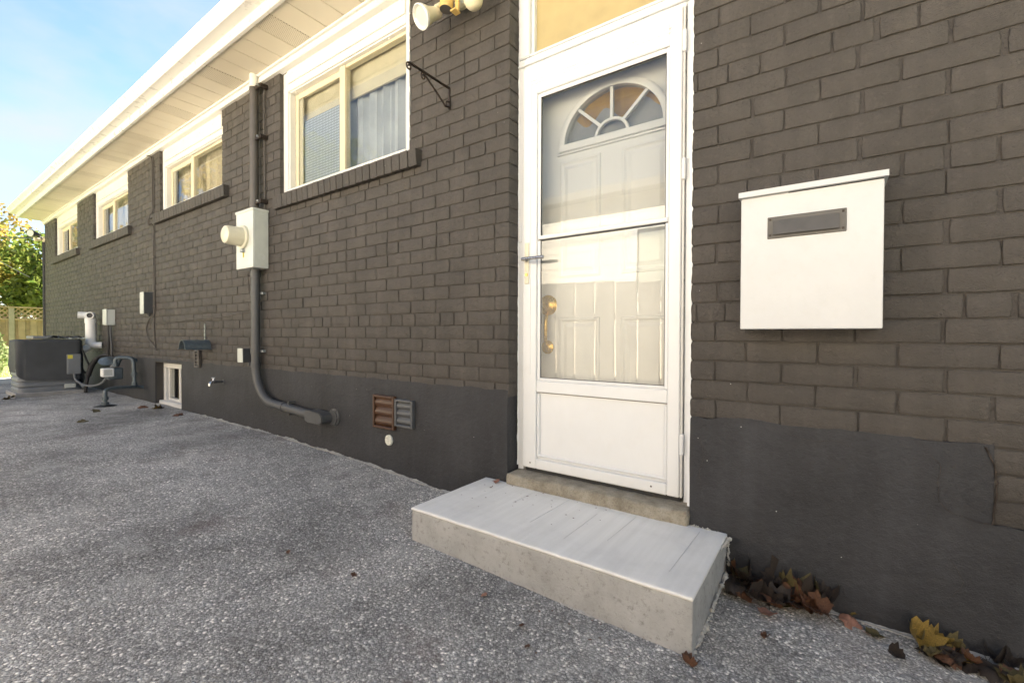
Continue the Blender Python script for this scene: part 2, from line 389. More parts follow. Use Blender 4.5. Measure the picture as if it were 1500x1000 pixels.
# backing wall (painted mortar), recessed behind the brick faces
bm = bmesh.new()
e = .007; holes = [(a-e, b_+e, c_-.0, d) for a, b_, c_, d in OPEN] + [BW]
xb = sorted(set([X0+.01, 6.0] + [h[0] for h in holes] + [h[1] for h in holes])); zb = sorted(set([-.2, 3.28] + [min(max(h[2], -.2), 3.28) for h in holes] + [min(h[3], 3.28) for h in holes]))
for i in range(len(xb)-1):
    for j in range(len(zb)-1):
        cx_, cz_ = (xb[i]+xb[i+1])/2, (zb[j]+zb[j+1])/2
        if not any(h[0] < cx_ < h[1] and h[2] < cz_ < h[3] for h in holes): box(bm, xb[i], xb[i+1], .0065, .24, zb[j], zb[j+1])
wall = obj('wall', bm, 'mortar_paint', house)
# rough up the joints with a separate thin sheet of mortar is not needed: relief comes from the bricks
bm = bmesh.new()
box(bm, X0+.01, X0+.25, .24, 8, -.2, 3.28); box(bm, X0+.01, 6, 7.8, 8, -.2, 3.28); box(bm, 5.8, 6, .24, 7.8, -.2, 3.28)
obj('rear_wall', bm, 'mortar_paint', house)
bm = bmesh.new(); box(bm, X0+.25, 5.8, .25, 7.8, -.2, .3); obj('floor', bm, 'room_dark', house)
bm = bmesh.new(); box(bm, X0+.25, 5.8, .26, 7.8, 3.18, 3.27); obj('ceiling', bm, 'room_dark', house)

CH, Z00, BL, JT = .0755, 1.056, .216, .0060
def row_pieces(j):
    """start/end pairs of bricks in course j"""
    r = random.Random(100+j); ps = []
    if j % 6 == 0:
        x = X0 - .3 + .178 + (j//6 % 2)*.07; pat = [.216, .108, .108]; k = j//6
        while x < X1:
            w_ = pat[k % 3]; ps.append([x, x+w_]); x += w_; k += 1
    else:
        x = .178 + (.108 if j % 2 else 0) - BL*60
        while x < X1: ps.append([x, x+BL]); x += BL
    jit = [r.uniform(-.006, .006) for _ in ps]
    for k in range(len(ps)-1):
        ps[k][1] += jit[k]; ps[k+1][0] += jit[k]
    z0, z1 = Z00+CH*j, Z00+CH*(j+1)
    cuts = [(a, b_) for a, b_, c_, d in OPEN if c_ < (z0+z1)/2 < d]
    cuts += [(a, b_) for a, b_, c_, d in SILL if c_ < (z0+z1)/2 < d and z0 > c_-.012]
    if j < -5: cuts += [(-99, .375)]
    res = []
    for a, b_ in ps:
        segs = [(max(a, X0), min(b_, X1))]
        for c0, c1 in cuts:
            ns = []
            for s, e_ in segs:
                if e_ <= c0 or s >= c1: ns.append((s, e_)); continue
                if s < c0: ns.append((s, c0))
                if e_ > c1: ns.append((c1, e_))
            segs = ns
        edges = {round(v, 4) for c_ in cuts for v in c_} | {round(X0, 4)}
        for s, e_ in segs:
            if e_-s < .02: continue
            g1, g2 = (r.choice((.0008, .0012, .0022, .0032, .007)) for _ in range(2)); res.append((s + (0 if round(s, 4) in edges else g1), e_ - (0 if round(e_, 4) in edges else g2)))
    return res
def brick_bm(bm, x0, x1, z0, z1, y, seed, detailed):
    """rounded, slightly uneven brick; front at y, running back into the wall"""
    r = random.Random(seed); h = .0024
    tilt = r.uniform(-.0012, .0012)
    if detailed:
        L_ = x1-x0; us = (0, .34, .67, 1)
        o_ = [(x0+L_*u, z0) for u in us] + [(x1, (z0+z1)/2)] + [(x1-L_*u, z1) for u in us] + [(x0, (z0+z1)/2)]
        cr_ = .004
        o_ = [(x + r.uniform(-.0014, .0014) + (cr_*.5 if x == x0 else -cr_*.5 if x == x1 else 0)*(1 if z in (z0, z1) else 0), z + r.uniform(-.0015, .0015)) for x, z in o_]
    else: o_ = [(x0, z0), (x1, z0), (x1, z1), (x0, z1)]
    xm, zm = (x0+x1)/2, (z0+z1)/2
    ins = lambda d: [(x - math.copysign(min(d, abs(x-xm)), x-xm), z - math.copysign(min(d, abs(z-zm)), z-zm)) for x, z in o_]
    yy = lambda x, z: y + tilt*(z-zm)/(z1-z0)*2
    back = y + .105
    rings = [[(x, back, z) for x, z in o_], [(x, yy(x, z)+h, z) for x, z in o_], [(x, yy(x, z)+h*.3, z) for x, z in ins(h*.45)], [(x, yy(x, z), z) for x, z in ins(h*1.3)]]
    if not detailed: rings = [rings[0], rings[1], rings[3]]
    return loft(bm, rings, True, False, True)
def px(q):
    d = Vector(q)-CAM; z = d.dot(fwd)
    if z <= .05: return None
    return 750+FPX*d.dot(rt)/z, 500+FPX*d.dot(dn)/z
bricks = []
for j in range(-9, 27):
    z0, z1 = Z00+CH*j+JT/2, min(Z00+CH*(j+1)-JT/2, ZT+.05)
    for k, (a, b_) in enumerate(row_pieces(j)):
        q = [px(v) for v in ((a, 0, z0), (b_, 0, z0), (b_, 0, z1), (a, 0, z1))]
        area = 0
        if all(q):
            c_ = (sum(v[0] for v in q)/4, sum(v[1] for v in q)/4)
            if -20 < c_[0] < 1520 and -20 < c_[1] < 1020 and not (1095 < c_[0] < 1280 and 295 < c_[1] < 470) and z1 > .66:
                area = .5*abs(sum(q[i][0]*q[(i+1) % 4][1]-q[(i+1) % 4][0]*q[i][1] for i in range(4)))
        bricks.append((area, j, k, a, b_, z0, z1))
bricks.sort(key=lambda v: -v[0])
far = bmesh.new(); cache = {}
for i, (area, j, k, a, b_, z0, z1) in enumerate(bricks):
    sd_ = j*1000+k; r = random.Random(sd_); y = r.uniform(-.0015, .0015)
    if i < 300:
        L_ = b_-a; key = (round(L_/.006), r.randrange(3), round((z1-z0), 3))
        if key not in cache:
            t_ = bmesh.new(); q_ = key[0]*.006; brick_bm(t_, -q_/2, q_/2, -(z1-z0)/2, (z1-z0)/2, 0, hash(key) % 9999, True)
            cache[key] = (mesh_of(t_, 'brick', 'brick_paint', True, 60), q_)
        me, q_ = cache[key]
        o = bpy.data.objects.new('brick', me)
        link(o, wall, ((a+b_)/2, y, (z0+z1)/2)); o.scale.x = L_/q_; o.rotation_euler.y = r.uniform(-.004, .004)
    else:
        brick_bm(far, a, b_, z0, z1, y, sd_, px(((a+b_)/2, 0, z0)) is not None and a > -5)
obj('brickwork', far, 'brick_paint', wall, smooth=True, ang=60, kind='stuff')

# parged foundation: uneven render coat, ragged top edge, broken away at the right
def parging(xa, xb_, ztop, zbot, step=.03, jag=.010, ret=(False, False), notch=None, y=-.005):
    bm = bmesh.new(); n = max(2, int((xb_-xa)/step)); rows = 9; cols = []
    for i in range(n+1):
        x = xa+(xb_-xa)*i/n
        zt = ztop + jag*noise.noise(Vector((x*6, 3, 0))) + jag*.6*noise.noise(Vector((x*22, 5, 0)))
        if notch: zt = notch(x, zt)
        col = []
        for k in range(rows+1):
            z = zt + (zbot-zt)*(k/rows)**1.5
            col.append(bm.verts.new((x, (y if k > 1 else y*.5 if k == 1 else -.0012) + (.004 if k > 1 else .001)*noise.noise(Vector((x*2.2, 0, z*3))) + .0015*noise.noise(Vector((x*9, 4, z*9))), z)))
        top = bm.verts.new((x, .012, zt+.006)); cols.append([top]+col)
    for a, b_ in zip(cols, cols[1:]):
        for k in range(rows+1): bm.faces.new((a[k], a[k+1], b_[k+1], b_[k]))
    for flag, col, s in ((ret[0], cols[0], 1), (ret[1], cols[-1], -1)):
        if flag:
            bk = [bm.verts.new((v.co.x+.002*s, .14, v.co.z)) for v in col]
            for k in range(len(col)-1): bm.faces.new((col[k], bk[k], bk[k+1], col[k+1]) if s > 0 else (col[k+1], bk[k+1], bk[k], col[k]))
    return bm
pg = []
def add_pg(bm): pg.append(obj('foundation_parging', bm, 'parging_shade_paint', house, smooth=True, ang=50))
add_pg(parging(X0-.004, BW[0], .722, -.1, ret=(False, True)))
add_pg(parging(BW[0], BW[1], .722, BW[3]))
add_pg(parging(BW[1], -1.355, .718, -.1, ret=(True, True)))
def notch(x, zt):
    if x < .385: return zt
    return min(zt, .44 + .03*noise.noise(Vector((x*9, 1, 1))))
add_pg(parging(-.455, .392, .686, -.2, jag=.014, ret=(True, False)))
add_pg(parging(.392, X1, .452, -.3, jag=.02))
bm = bmesh.new()                              # hairline crack left by the broken patch
tube(bm, bez([(.255, -.0075, .640), (.277, -.0075, .604), (.272, -.0075, .545), (.285, -.0075, .485), (.34, -.0075, .462), (.385, -.0075, .455)], 5), .0007, 5)
tube(bm, bez([(.375, -.006, .678), (.382, -.006, .655), (.394, -.006, .62), (.397, -.006, .56), (.395, -.006, .51), (.388, -.006, .455)], 6), .0022, 6)
rough(bm, .004, 60, 2)
for pts_ in ([(-.415, -.0068, .60), (-.405, -.0072, .53), (-.418, -.0072, .46), (-.41, -.0072, .40)], [(-.12, -.0068, .655), (-.05, -.0070, .64), (.02, -.0072, .648), (.06, -.0072, .63)], [(.30, -.0072, .33), (.33, -.0072, .27), (.31, -.0072, .22)]):
    cb = T(bez(pts_, 8), .0006, 4); rough(cb, .004, 70, 5, (1, 0, 1)); obj('crack', cb, 'iron_black', house)
obj('crack', bm, 'iron_black', house)
def ragged(xa, xb_, y, z, hh, seed, step=.012):
    bm = bmesh.new(); n = int((xb_-xa)/step); prev = None
    for i in range(n+1):
        x = xa+(xb_-xa)*i/n; q = Vector((x*11, seed, 0)); wd = max(0, .5+1.3*noise.noise(q)+.5*noise.noise(q*4))*hh
        zz = z(x)
        cur = [bm.verts.new((x, y-.001, zz+wd)), bm.verts.new((x, y-.006-wd*.25, zz+wd*.45)), bm.verts.new((x, y-.012-wd*1.3, zz+.0035)), bm.verts.new((x, y-.012-wd*1.3, zz-.02))]
        if prev:
            for k in range(3): bm.faces.new((prev[k], prev[k+1], cur[k+1], cur[k]))
        prev = cur
    return bm
for k, (a, b_) in enumerate(((-5.1, -3.75), (-3.65, -2.75), (-2.7, -1.62), (-.1, .5))):
    obj('mortar_residue', ragged(a, b_, -.006, lambda x: dz(x, -.02), .009, k*9.1), 'residue', house)

# eaves: frieze trim, soffit panels, fascia, gutter, roof
bm = bmesh.new(); box(bm, X0-.02, 6, -.028, .03, 3.088, 3.135, .004); box(bm, X0-.02, 6, -.045, .0, 3.135, 3.152, .003)
obj('frieze_trim', bm, 'white_paint', house)
k = 0; x = X0
while x < 5.9:
    wv = .197; v_ = (round((x+3.25)/.2) % 5) == 0
    bm = bmesh.new()
    box(bm, x+.002, x+wv, -.345, -.02, 3.152 + .001*(k % 2), 3.165, .003)
    obj('soffit_panel', bm, 'soffit_vented' if v_ else 'soffit_white', house); x += .2; k += 1
bm = bmesh.new(); box(bm, X0-.03, 6, -.372, -.346, 3.138, 3.34, .003); obj('fascia', bm, 'white_aluminium', house)
bm = bmesh.new()
pf = [(-.373, 3.214), (-.448, 3.214), (-.452, 3.222), (-.454, 3.248), (-.470, 3.268), (-.482, 3.282), (-.486, 3.305), (-.478, 3.307), (-.474, 3.288), (-.444, 3.25), (-.442, 3.222), (-.373, 3.222)]
loft(bm, [[(X0-.035, y, z) for y, z in pf], [(6, y, z) for y, z in pf]])
pf2 = [(-.373, 3.214), (-.448, 3.214), (-.454, 3.248), (-.486, 3.305), (-.373, 3.305)]
loft(bm, [[(X0-.038, y, z) for y, z in pf2], [(X0-.035, y, z) for y, z in pf2]])
obj('gutter', bm, 'white_aluminium', house)
bm = bmesh.new()
pf = [(-.40, 3.325), (4, 4.80), (8.5, 3.325), (8.5, 3.28), (4, 4.72), (-.40, 3.30)]
loft(bm, [[(X0-.04, y, z) for y, z in pf], [(6, y, z) for y, z in pf]]); obj('roof', bm, 'roof_shingle', house)
bm = bmesh.new(); box(bm, X0-.02, 6, -.346, .25, 3.2, 3.262); obj('eave_board', bm, 'white_paint', house)
bm = bmesh.new(); loft(bm, [[(X0+.01, 0.3, 3.25), (X0+.01, 7.9, 3.25), (X0+.01, 4, 4.7)], [(X0+.1, 0.3, 3.25), (X0+.1, 7.9, 3.25), (X0+.1, 4, 4.7)]]); obj('gable', bm, 'white_paint', house)

# windows
def window(op, kind):
    x0, x1, z0, z1 = op; zt = 3.09; w_ = x1-x0
    bm = bmesh.new(); yf = .030; cw = .066
    box(bm, x0, x0+cw, yf, .11, z0, zt, .004); box(bm, x1-cw, x1, yf, .11, z0, zt, .004)
    zh = 2.935 if kind == 1 else 2.90
    box(bm, x0+cw, x1-cw, yf, .11, zh, zh+.055, .004); box(bm, x0+cw, x1-cw, yf-.010, .11, zh+.055, zt, .004)
    box(bm, x0+cw, x1-cw, yf-.006, .11, z0, z0+.055, .006)
    box(bm, x0+cw-.004, x0+cw+.012, yf+.012, .11, z0+.055, zh, .002); box(bm, x0+cw, x1-cw, yf+.012, .11, zh-.012, zh-.001, .002)
    win = obj('window', bm, 'white_paint', house)
    a, b_, c_, d = x0+cw+.012, x1-cw, z0+.055, zh-.012
    xm = a+(b_-a)*(.47 if kind == 1 else .44)
    bm = bmesh.new(); s = .045
    box(bm, a, a+s, .085, .11, c_, d, .003); box(bm, a+s, xm, .085, .11, d-s, d, .003); box(bm, a+s, xm, .085, .11, c_, c_+.02, .003); box(bm, a+s, a+s+.05, .095, .105, c_+.02, d-s)
    obj('sliding_sash', bm, 'frame_beige', win)
    bm = bmesh.new(); box(bm, xm-.012, xm+.052, .062, .11, c_, d, .003); obj('mullion', bm, 'frame_beige', win)
    obj('sash_rail', B(xm+.052, b_, .068, .11, d-.02, d, .002), 'frame_beige', win); obj('sash_rail', B(xm+.052, b_, .068, .11, c_, c_+.012, .002), 'frame_beige', win)
    obj('pane', B(a+s, xm-.012, .092, .0945, c_+.02, d-s), 'window_glass', win)
    obj('pane', B(xm+.052, b_, .078, .0805, c_+.012, d-.02), 'window_glass', win)
    if kind == 1:
        obj('clip', B(a+.05, a+.066, .055, .07, d-.006, d+.018, .002), 'white_paint', win); obj('clip', B(b_-.2, b_-.184, .055, .07, d-.006, d+.018, .002), 'white_paint', win)
        obj('insect_screen', B(a+s+.05, xm-.012, .112, .114, c_, d-.22), 'screen_mesh', win)
        obj('valance', B(a+s, b_, .135, .15, d-.21, d), 'valance', win)
    # curtain: folded sheet
    bm = bmesh.new(); n = 90; pr = None
    for i in range(n+1):
        x = x0+.03+(w_-.06)*i/n; y = .18+.018*math.sin(i*.75)+.008*math.sin(i*2.1)
        cur = [bm.verts.new((x, y, z0)), bm.verts.new((x, y, zt))]
        if pr: bm.faces.new((pr[0], cur[0], cur[1], pr[1]))
        pr = cur
    obj('curtain', bm, 'curtain_grey' if kind == 1 else 'curtain_beige', win, smooth=True)
    return win
for k, op in enumerate(OPEN[:4]): window(op, 1 if k == 0 else 2)
# rowlock sills, one brick at a time
for k, (a, b_, c_, d) in enumerate(SILL):
    bm = B(a+.008, b_-.008, -.036, .10, c_+.006, d-.008)
    sill = obj('window_sill', bm, 'mortar_paint', house)
    n = round((b_-a)/.071); pw = (b_-a)/n; protos = []
    for v in range(3):
        t_ = bmesh.new(); h = (pw-.006)/2; hz = (d-c_)/2; box(t_, -h, h, -.0725, .0725, -hz, hz, .003); rough(t_, .0018, 40, v*3.3)
        protos.append(mesh_of(t_, 'brick', 'brick_paint', False))
    for i in range(n):
        o = bpy.data.objects.new('brick', protos[rnd.randrange(3)])
        link(o, sill, (a+pw*(i+.5), .0285+rnd.uniform(-.002, .002), (c_+d)/2)); o.rotation_euler = (R(3), rnd.uniform(-.02, .02), 0)
# basement window
a, b_, c_, d = BW
bm = bmesh.new(); box(bm, a, b_, .075, .16, d-.075, d, .004); box(bm, a, a+.06, .075, .16, c_, d-.075, .004); box(bm, b_-.05, b_, .075, .16, c_, d-.075, .004); box(bm, a, b_-.002, .03, .16, c_, .235, .006)
bw = obj('basement_window', bm, 'white_paint', house)
xm = a+.46
obj('mullion', B(xm-.02, xm+.02, .085, .16, .235, d-.075, .003), 'white_paint', bw)
bm = bmesh.new(); box(bm, a+.075, a+.105, .10, .15, .235, d-.075, .003); box(bm, a+.105, xm-.02, .10, .15, .235, .26, .003); obj('sash', bm, 'white_paint', bw)
obj('pane', B(a+.105, xm-.02, .12, .123, .26, d-.075), 'window_glass', bw); obj('pane', B(xm+.02, b_-.05, .11, .113, .235, d-.075), 'window_glass', bw)
obj('blind', B(a+.06, b_-.05, .2, .21, .2, d), 'curtain_beige', bw)

# ---- doorway
DX0, DX1 = -1.352, -.458
bm = bmesh.new()
box(bm, DX0+.002, -1.316, .085, .17, .29, 2.44, .004); box(bm, -.502, DX1-.002, .085, .17, .29, 2.44, .004)
box(bm, -1.316, -.502, .085, .17, 2.378, 2.44, .004); box(bm, DX0+.002, DX1-.002, .070, .17, 2.395, 2.404, .003)
box(bm, DX0+.002, -1.285, .075, .17, 2.44, 3.09, .006); box(bm, -.52, DX1-.002, .075, .17, 2.44, 3.09, .006); box(bm, -1.285, -.52, .08, .17, 2.44, 2.452, .003); box(bm, -1.285, -.52, .08, .17, 3.0, 3.09, .004)
box(bm, -1.285, -1.268, .10, .17, 2.452, 3.0, .003)
frame = obj('door_frame', bm, 'door_white', house)
obj('transom_panel', B(-1.268, -.52, .125, .14, 2.452, 3.0), 'transom_ochre', house)
bm = bmesh.new(); box(bm, DX0, DX1, .17, .24, 2.40, 3.1); obj('transom_backing', bm, 'room_dark', house)
# white paint and caulk run onto the brick edge
def caulk(x, s, za, zb_, seed, y0=-.0035):
    bm = bmesh.new(); n = int((zb_-za)/.008); pr = None
    for i in range(n+1):
        z = za+(zb_-za)*i/n; q = Vector((seed, z*9, 0))
        u = ((z-Z00) % CH)/CH; wd = .0028+.0025*noise.noise(q)+.002*noise.noise(q*5) + (.0028 if u < .1 or u > .93 else 0)*(1+noise.noise(q*2))
        wd = max(.001, wd)
        cur = [bm.verts.new((x-s*.006, .084, z)), bm.verts.new((x-s*.006, y0, z)), bm.verts.new((x+s*wd, y0, z)), bm.verts.new((x+s*wd, .004, z))]
        if pr:
            for k in range(3): bm.faces.new((pr[k], cur[k], cur[k+1], pr[k+1]))
        pr = cur
    return bm
bm = bmesh.new()
obj('caulk_bead', caulk(DX1, 1, .32, 3.08, 3.1), 'door_white', frame)
bm = caulk(-2.10, 1, 2.12, 3.08, 8.7); obj('caulk_bead', bm, 'white_paint', house)
bm = bmesh.new(); pr = None
for i in range(300):
    z = .32+2.6*i/299; wd = .006+.007*max(0, noise.noise(Vector((z*14, 1, 2))))+.003*noise.noise(Vector((z*50, 0, 2)))
    cur = [bm.verts.new((DX0+.0015, .086-wd, z)), bm.verts.new((DX0+.006, .084, z))]
    if pr: bm.faces.new((pr[0], cur[0], cur[1], pr[1]))
    pr = cur
obj('caulk_bead', bm, 'door_white', frame)
# storm door
sx0, sx1, sz0, sz1 = -1.316, -.517, .318, 2.374; gx0, gx1 = -1.214, -.585
bm = bmesh.new(); yf = .072; yb = .105
box(bm, sx0, gx0-.018, yf, yb, sz0, sz1, .004); box(bm, gx1+.016, sx1, yf, yb, sz0, sz1, .004)
box(bm, gx0-.018, gx1+.016, yf, yb, 2.232, sz1, .004); box(bm, gx0-.018, gx1+.016, yf+.002, yb, .712, .772, .005); box(bm, gx0-.018, gx1+.016, yf, yb, sz0, .368, .004)
storm = obj('storm_door', bm, 'door_white', house)
bm = bmesh.new()
box(bm, gx0-.018, gx0, yf+.010, yb, .772, 2.232, .003); box(bm, gx1, gx1+.016, yf+.010, yb, .772, 2.232, .003); box(bm, gx0, gx1, yf+.010, yb, 2.212, 2.232, .003); box(bm, gx0, gx1, yf+.010, yb, .772, .786, .003)
obj('glazing_bead', bm, 'door_white', storm)
bm = bmesh.new(); box(bm, -1.27, -.56, yf-.003, yf+.002, 2.300, 2.306, .001); box(bm, -1.27, -.56, yf-.003, yf+.002, 2.283, 2.287, .001); box(bm, -1.27, -1.265, yf-.003, yf+.002, .8, 2.283, .001); obj('moulding', bm, 'door_white', storm)
obj('middle_rail', B(gx0-.012, gx1+.012, yf+.004, yb, 1.490, 1.510, .004), 'door_white', storm)
obj('rail_gasket', B(gx0-.012, gx1+.012, yf+.008, yb, 1.4855, 1.490), 'black_rubber', storm)
obj('pane', B(gx0, gx1, .092, .095, 1.505, 2.212), 'storm_glass', storm); obj('pane', B(gx0, gx1, .0865, .0895, .786, 1.487), 'storm_glass', storm)
bm = bmesh.new()
for zz in (2.2095, .786): box(bm, gx0, gx1, yf+.013, yb-.012, zz, zz+.0025)
for xx in (gx0, gx1-.0025): box(bm, xx, xx+.0025, yf+.013, yb-.012, .786, 2.212)
obj('gasket', bm, 'black_rubber', storm)
bm = bmesh.new(); box(bm, gx0-.018, gx1+.016, .092, yb, .368, .712)
kp = obj('kick_panel', bm, 'door_white', storm)
bm = bmesh.new(); box(bm, gx0-.01, gx1+.008, .080, .093, .378, .392, .005); box(bm, gx0-.018, gx0-.002, .080, .093, .378, .705, .005); box(bm, gx1, gx1+.016, .080, .093, .378, .705, .005); obj('panel_moulding', bm, 'door_white', storm)
bm = bmesh.new(); box(bm, gx0-.016, gx1+.014, .086, .0935, .7085, .7125); obj('rust_line', bm, 'vent_brown', storm)
for xx in (-1.265, -.635): obj('screw', LT([(0, .0045), (.002, .003)], (xx, yf-.0003, .345), (0, -1, 0), 8), 'slot_grey', storm)
obj('handle_plate', B(-1.302, -1.274, yf-.006, yf, 1.268, 1.480, .003), 'meter_cream', storm)
obj('handle', T([(-1.288, yf, 1.389), (-1.288, yf-.045, 1.389), (-1.283, yf-.052, 1.389), (-1.27, yf-.055, 1.389), (-1.165, yf-.052, 1.389), (-1.158, yf-.05, 1.387)], .0085, 12), 'steel', storm)
obj('keyhole', LT([(0, .009), (.004, .008)], (-1.288, yf-.006, 1.315), (0, -1, 0), 12), 'brass', storm)
obj('strike_plate', B(-1.351, -1.33, .078, .086, 1.49, 1.58, .002), 'door_white', storm)
for zz in (.545, 1.70, 2.23): obj('hinge', B(-.515, -.500, .066, .09, zz-.045, zz+.045, .003), 'door_white', storm)
obj('hinge_rail', B(-.516, -.506, .078, .10, .318, 2.374, .002), 'white_aluminium', storm)
obj('bottom_sweep', B(sx0+.02, sx1, .082, .10, .300, .318), 'black_rubber', storm)
# inner door
iy = .195
bm = bmesh.new()
fx, fz, fr = -.88, 1.982, .255
seg = 28; arc = [(fx+fr*math.cos(math.pi*k/seg), fz+fr*.90*math.sin(math.pi*k/seg)) for k in range(seg+1)]
# slab with half-round opening: ring of quads from arc to rectangle
x0, x1, z0, z1 = -1.322, -.49, .30, 2.385
def rectpt(k):
    a = math.pi*k/seg; dx, dz_ = math.cos(a), math.sin(a)
    t1 = ((x1-fx)/dx if dx > 1e-6 else (x0-fx)/dx if dx < -1e-6 else 1e9); t2 = ((z1-fz)/dz_ if dz_ > 1e-6 else 1e9)
    tt = min(t1, t2); return (fx+dx*tt, fz+dz_*tt)
for k in range(seg):
    q = [arc[k], rectpt(k), rectpt(k+1), arc[k+1]]
    bm.faces.new([bm.verts.new((x, iy, z)) for x, z in q])
    bm.faces.new([bm.verts.new(v) for v in ((arc[k][0], iy, arc[k][1]), (arc[k+1][0], iy, arc[k+1][1]), (arc[k+1][0], iy+.04, arc[k+1][1]), (arc[k][0], iy+.04, arc[k][1]))])
for cpt in ((x0, z1, rectpt), ):
    pass
def corner(xc, zc):
    ks = [k for k in range(seg) if (abs(rectpt(k)[0]-xc) < 1e-4) != (abs(rectpt(k+1)[0]-xc) < 1e-4)]
    for k in ks:
        a_, b2 = rectpt(k), rectpt(k+1)
        bm.faces.new([bm.verts.new((x, iy, z)) for x, z in (a_, (xc, zc), b2)])
corner(x0, z1); corner(x1, z1)
bm.faces.new([bm.verts.new((x, iy, z)) for x, z in ((x0, z0), (x1, z0), (x1, fz), (x0, fz))])
bmesh.ops.remove_doubles(bm, verts=bm.verts, dist=.0005); bmesh.ops.recalc_face_normals(bm, faces=bm.faces)
inner = obj('front_door', bm, 'door_white', house)
def arcbar(bm, r0, r1, y0, y1, n=28, zx=.90):
    rr = []
    for k in range(n+1):
        a = math.pi*k/n; c_, s_ = math.cos(a), math.sin(a)
        rr.append([(fx+r0*c_, y1, fz+r0*zx*s_), (fx+r0*c_, y0+.003, fz+r0*zx*s_), (fx+(r0*.8+r1*.2)*c_, y0, fz+(r0*.8+r1*.2)*zx*s_), (fx+(r0*.2+r1*.8)*c_, y0, fz+(r0*.2+r1*.8)*zx*s_), (fx+r1*c_, y0+.003, fz+r1*zx*s_), (fx+r1*c_, y1, fz+r1*zx*s_)])
    return loft(bm, rr)
bm = bmesh.new(); arcbar(bm, .252, .285, iy-.018, iy+.01); box(bm, fx-.285, fx+.285, iy-.018, iy+.01, fz-.034, fz+.004, .004); box(bm, fx-.30, fx+.30, iy-.010, iy+.01, fz-.046, fz-.034, .003)
fl = obj('fanlight', bm, 'door_white', inner, smooth=True)
bm = bmesh.new(); arcbar(bm, .074, .090, iy-.006, iy+.012, 16)
for a in (46, 90, 134):
    c_, s_ = math.cos(R(a)), math.sin(R(a))*.9; p0 = Vector((fx+.085*c_, 0, fz+.085*s_)); p1 = Vector((fx+.256*c_, 0, fz+.256*s_)); nn = Vector((-(p1-p0).z, 0, (p1-p0).x)).normalized()*.0075
    loft(bm, [[(v.x, y, v.z) for v in (p0-nn, p1-nn, p1+nn, p0+nn)] for y in (iy+.012, iy-.005)])
obj('fanlight_bars', bm, 'door_white', inner)
bm = bmesh.new(); loft(bm, [[(x, y, z) for x, z in [(fx+.254*math.cos(math.pi*k/seg), fz+.229*math.sin(math.pi*k/seg)) for k in range(seg+1)]] for y in (iy+.016, iy+.014)]); obj('pane', bm, 'window_glass', inner)
bm = bmesh.new(); pr = None  # added panel, no curtain: grey and ochre stand in for reflections and lit hall
for i in range(40):
    x = -1.17+.60*i/39; y = iy+.035+.002*math.sin(i*1.1)
    cur = [bm.verts.new((x, y, 1.9)), bm.verts.new((x, y, 2.10+.035*math.sin(i*.5))), bm.verts.new((x, y, 2.3))]
    if pr:
        bm.faces.new((pr[0], cur[0], cur[1], pr[1])); f = bm.faces.new((pr[1], cur[1], cur[2], pr[2])); f.material_index = 1
    pr = cur
obj('fanlight_standin', bm, ['standin_grey', 'standin_ochre'], inner)
for (pa, pb, za, zb_) in ((-1.165, -.935, 1.30, 1.905), (-.825, -.595, 1.30, 1.905), (-1.165, -.935, .42, 1.095), (-.825, -.595, .42, 1.095)):
    bm = bmesh.new()
    def fr_(d, y): return [(pa+d, y, za+d), (pb-d, y, za+d), (pb-d, y, zb_-d), (pa+d, y, zb_-d)]
    loft(bm, [fr_(0, iy), fr_(.004, iy-.005), fr_(.012, iy-.006), fr_(.020, iy-.001), fr_(.03, iy-.0005), fr_(.048, iy-.006)], True, False, True)
    obj('panel', bm, 'door_white', inner)
hs = obj('handleset', LT([(0, .054), (.006, .054), (.012, .047), (.020, .034), (.026, .020), (.034, .018)], (-1.232, iy, 1.163), (0, -1, 0), 24), 'brass', inner, smooth=True)
bm = T(bez([(-1.232, iy-.01, 1.12), (-1.225, iy-.035, 1.10), (-1.222, iy-.045, 1.05), (-1.225, iy-.04, .99), (-1.232, iy-.02, .955), (-1.234, iy, .945)], 8), .0095, 10); obj('grip', bm, 'brass', inner, smooth=True)
obj('lower_rosette', LT([(0, .036), (.006, .036), (.012, .026), (.018, .010)], (-1.234, iy, .94), (0, -1, 0), 18), 'brass', inner, smooth=True)
bm = bmesh.new(); box(bm, DX0, -1.322, .17, .24, .28, 2.40); box(bm, -.49, DX1, .17, .24, .28, 2.40); obj('inner_jamb', bm, 'door_white', house)
bm = bmesh.new(); box(bm, -1.6, -.2, .26, .3, .28, 2.4); obj('hall_screen', bm, 'room_dark', house)
# stone threshold
bm = bmesh.new(); box(bm, -1.350, -.455, -.030, .17, .20, .300, .018, 3)
bmesh.ops.subdivide_edges(bm, edges=[e_ for e_ in bm.edges if abs((e_.verts[0].co-e_.verts[1].co).x) > .3], cuts=40); rough(bm, .006, 18, 2); rough(bm, .003, 60, 5)
obj('threshold', bm, 'threshold_stone', house, smooth=True, ang=60)

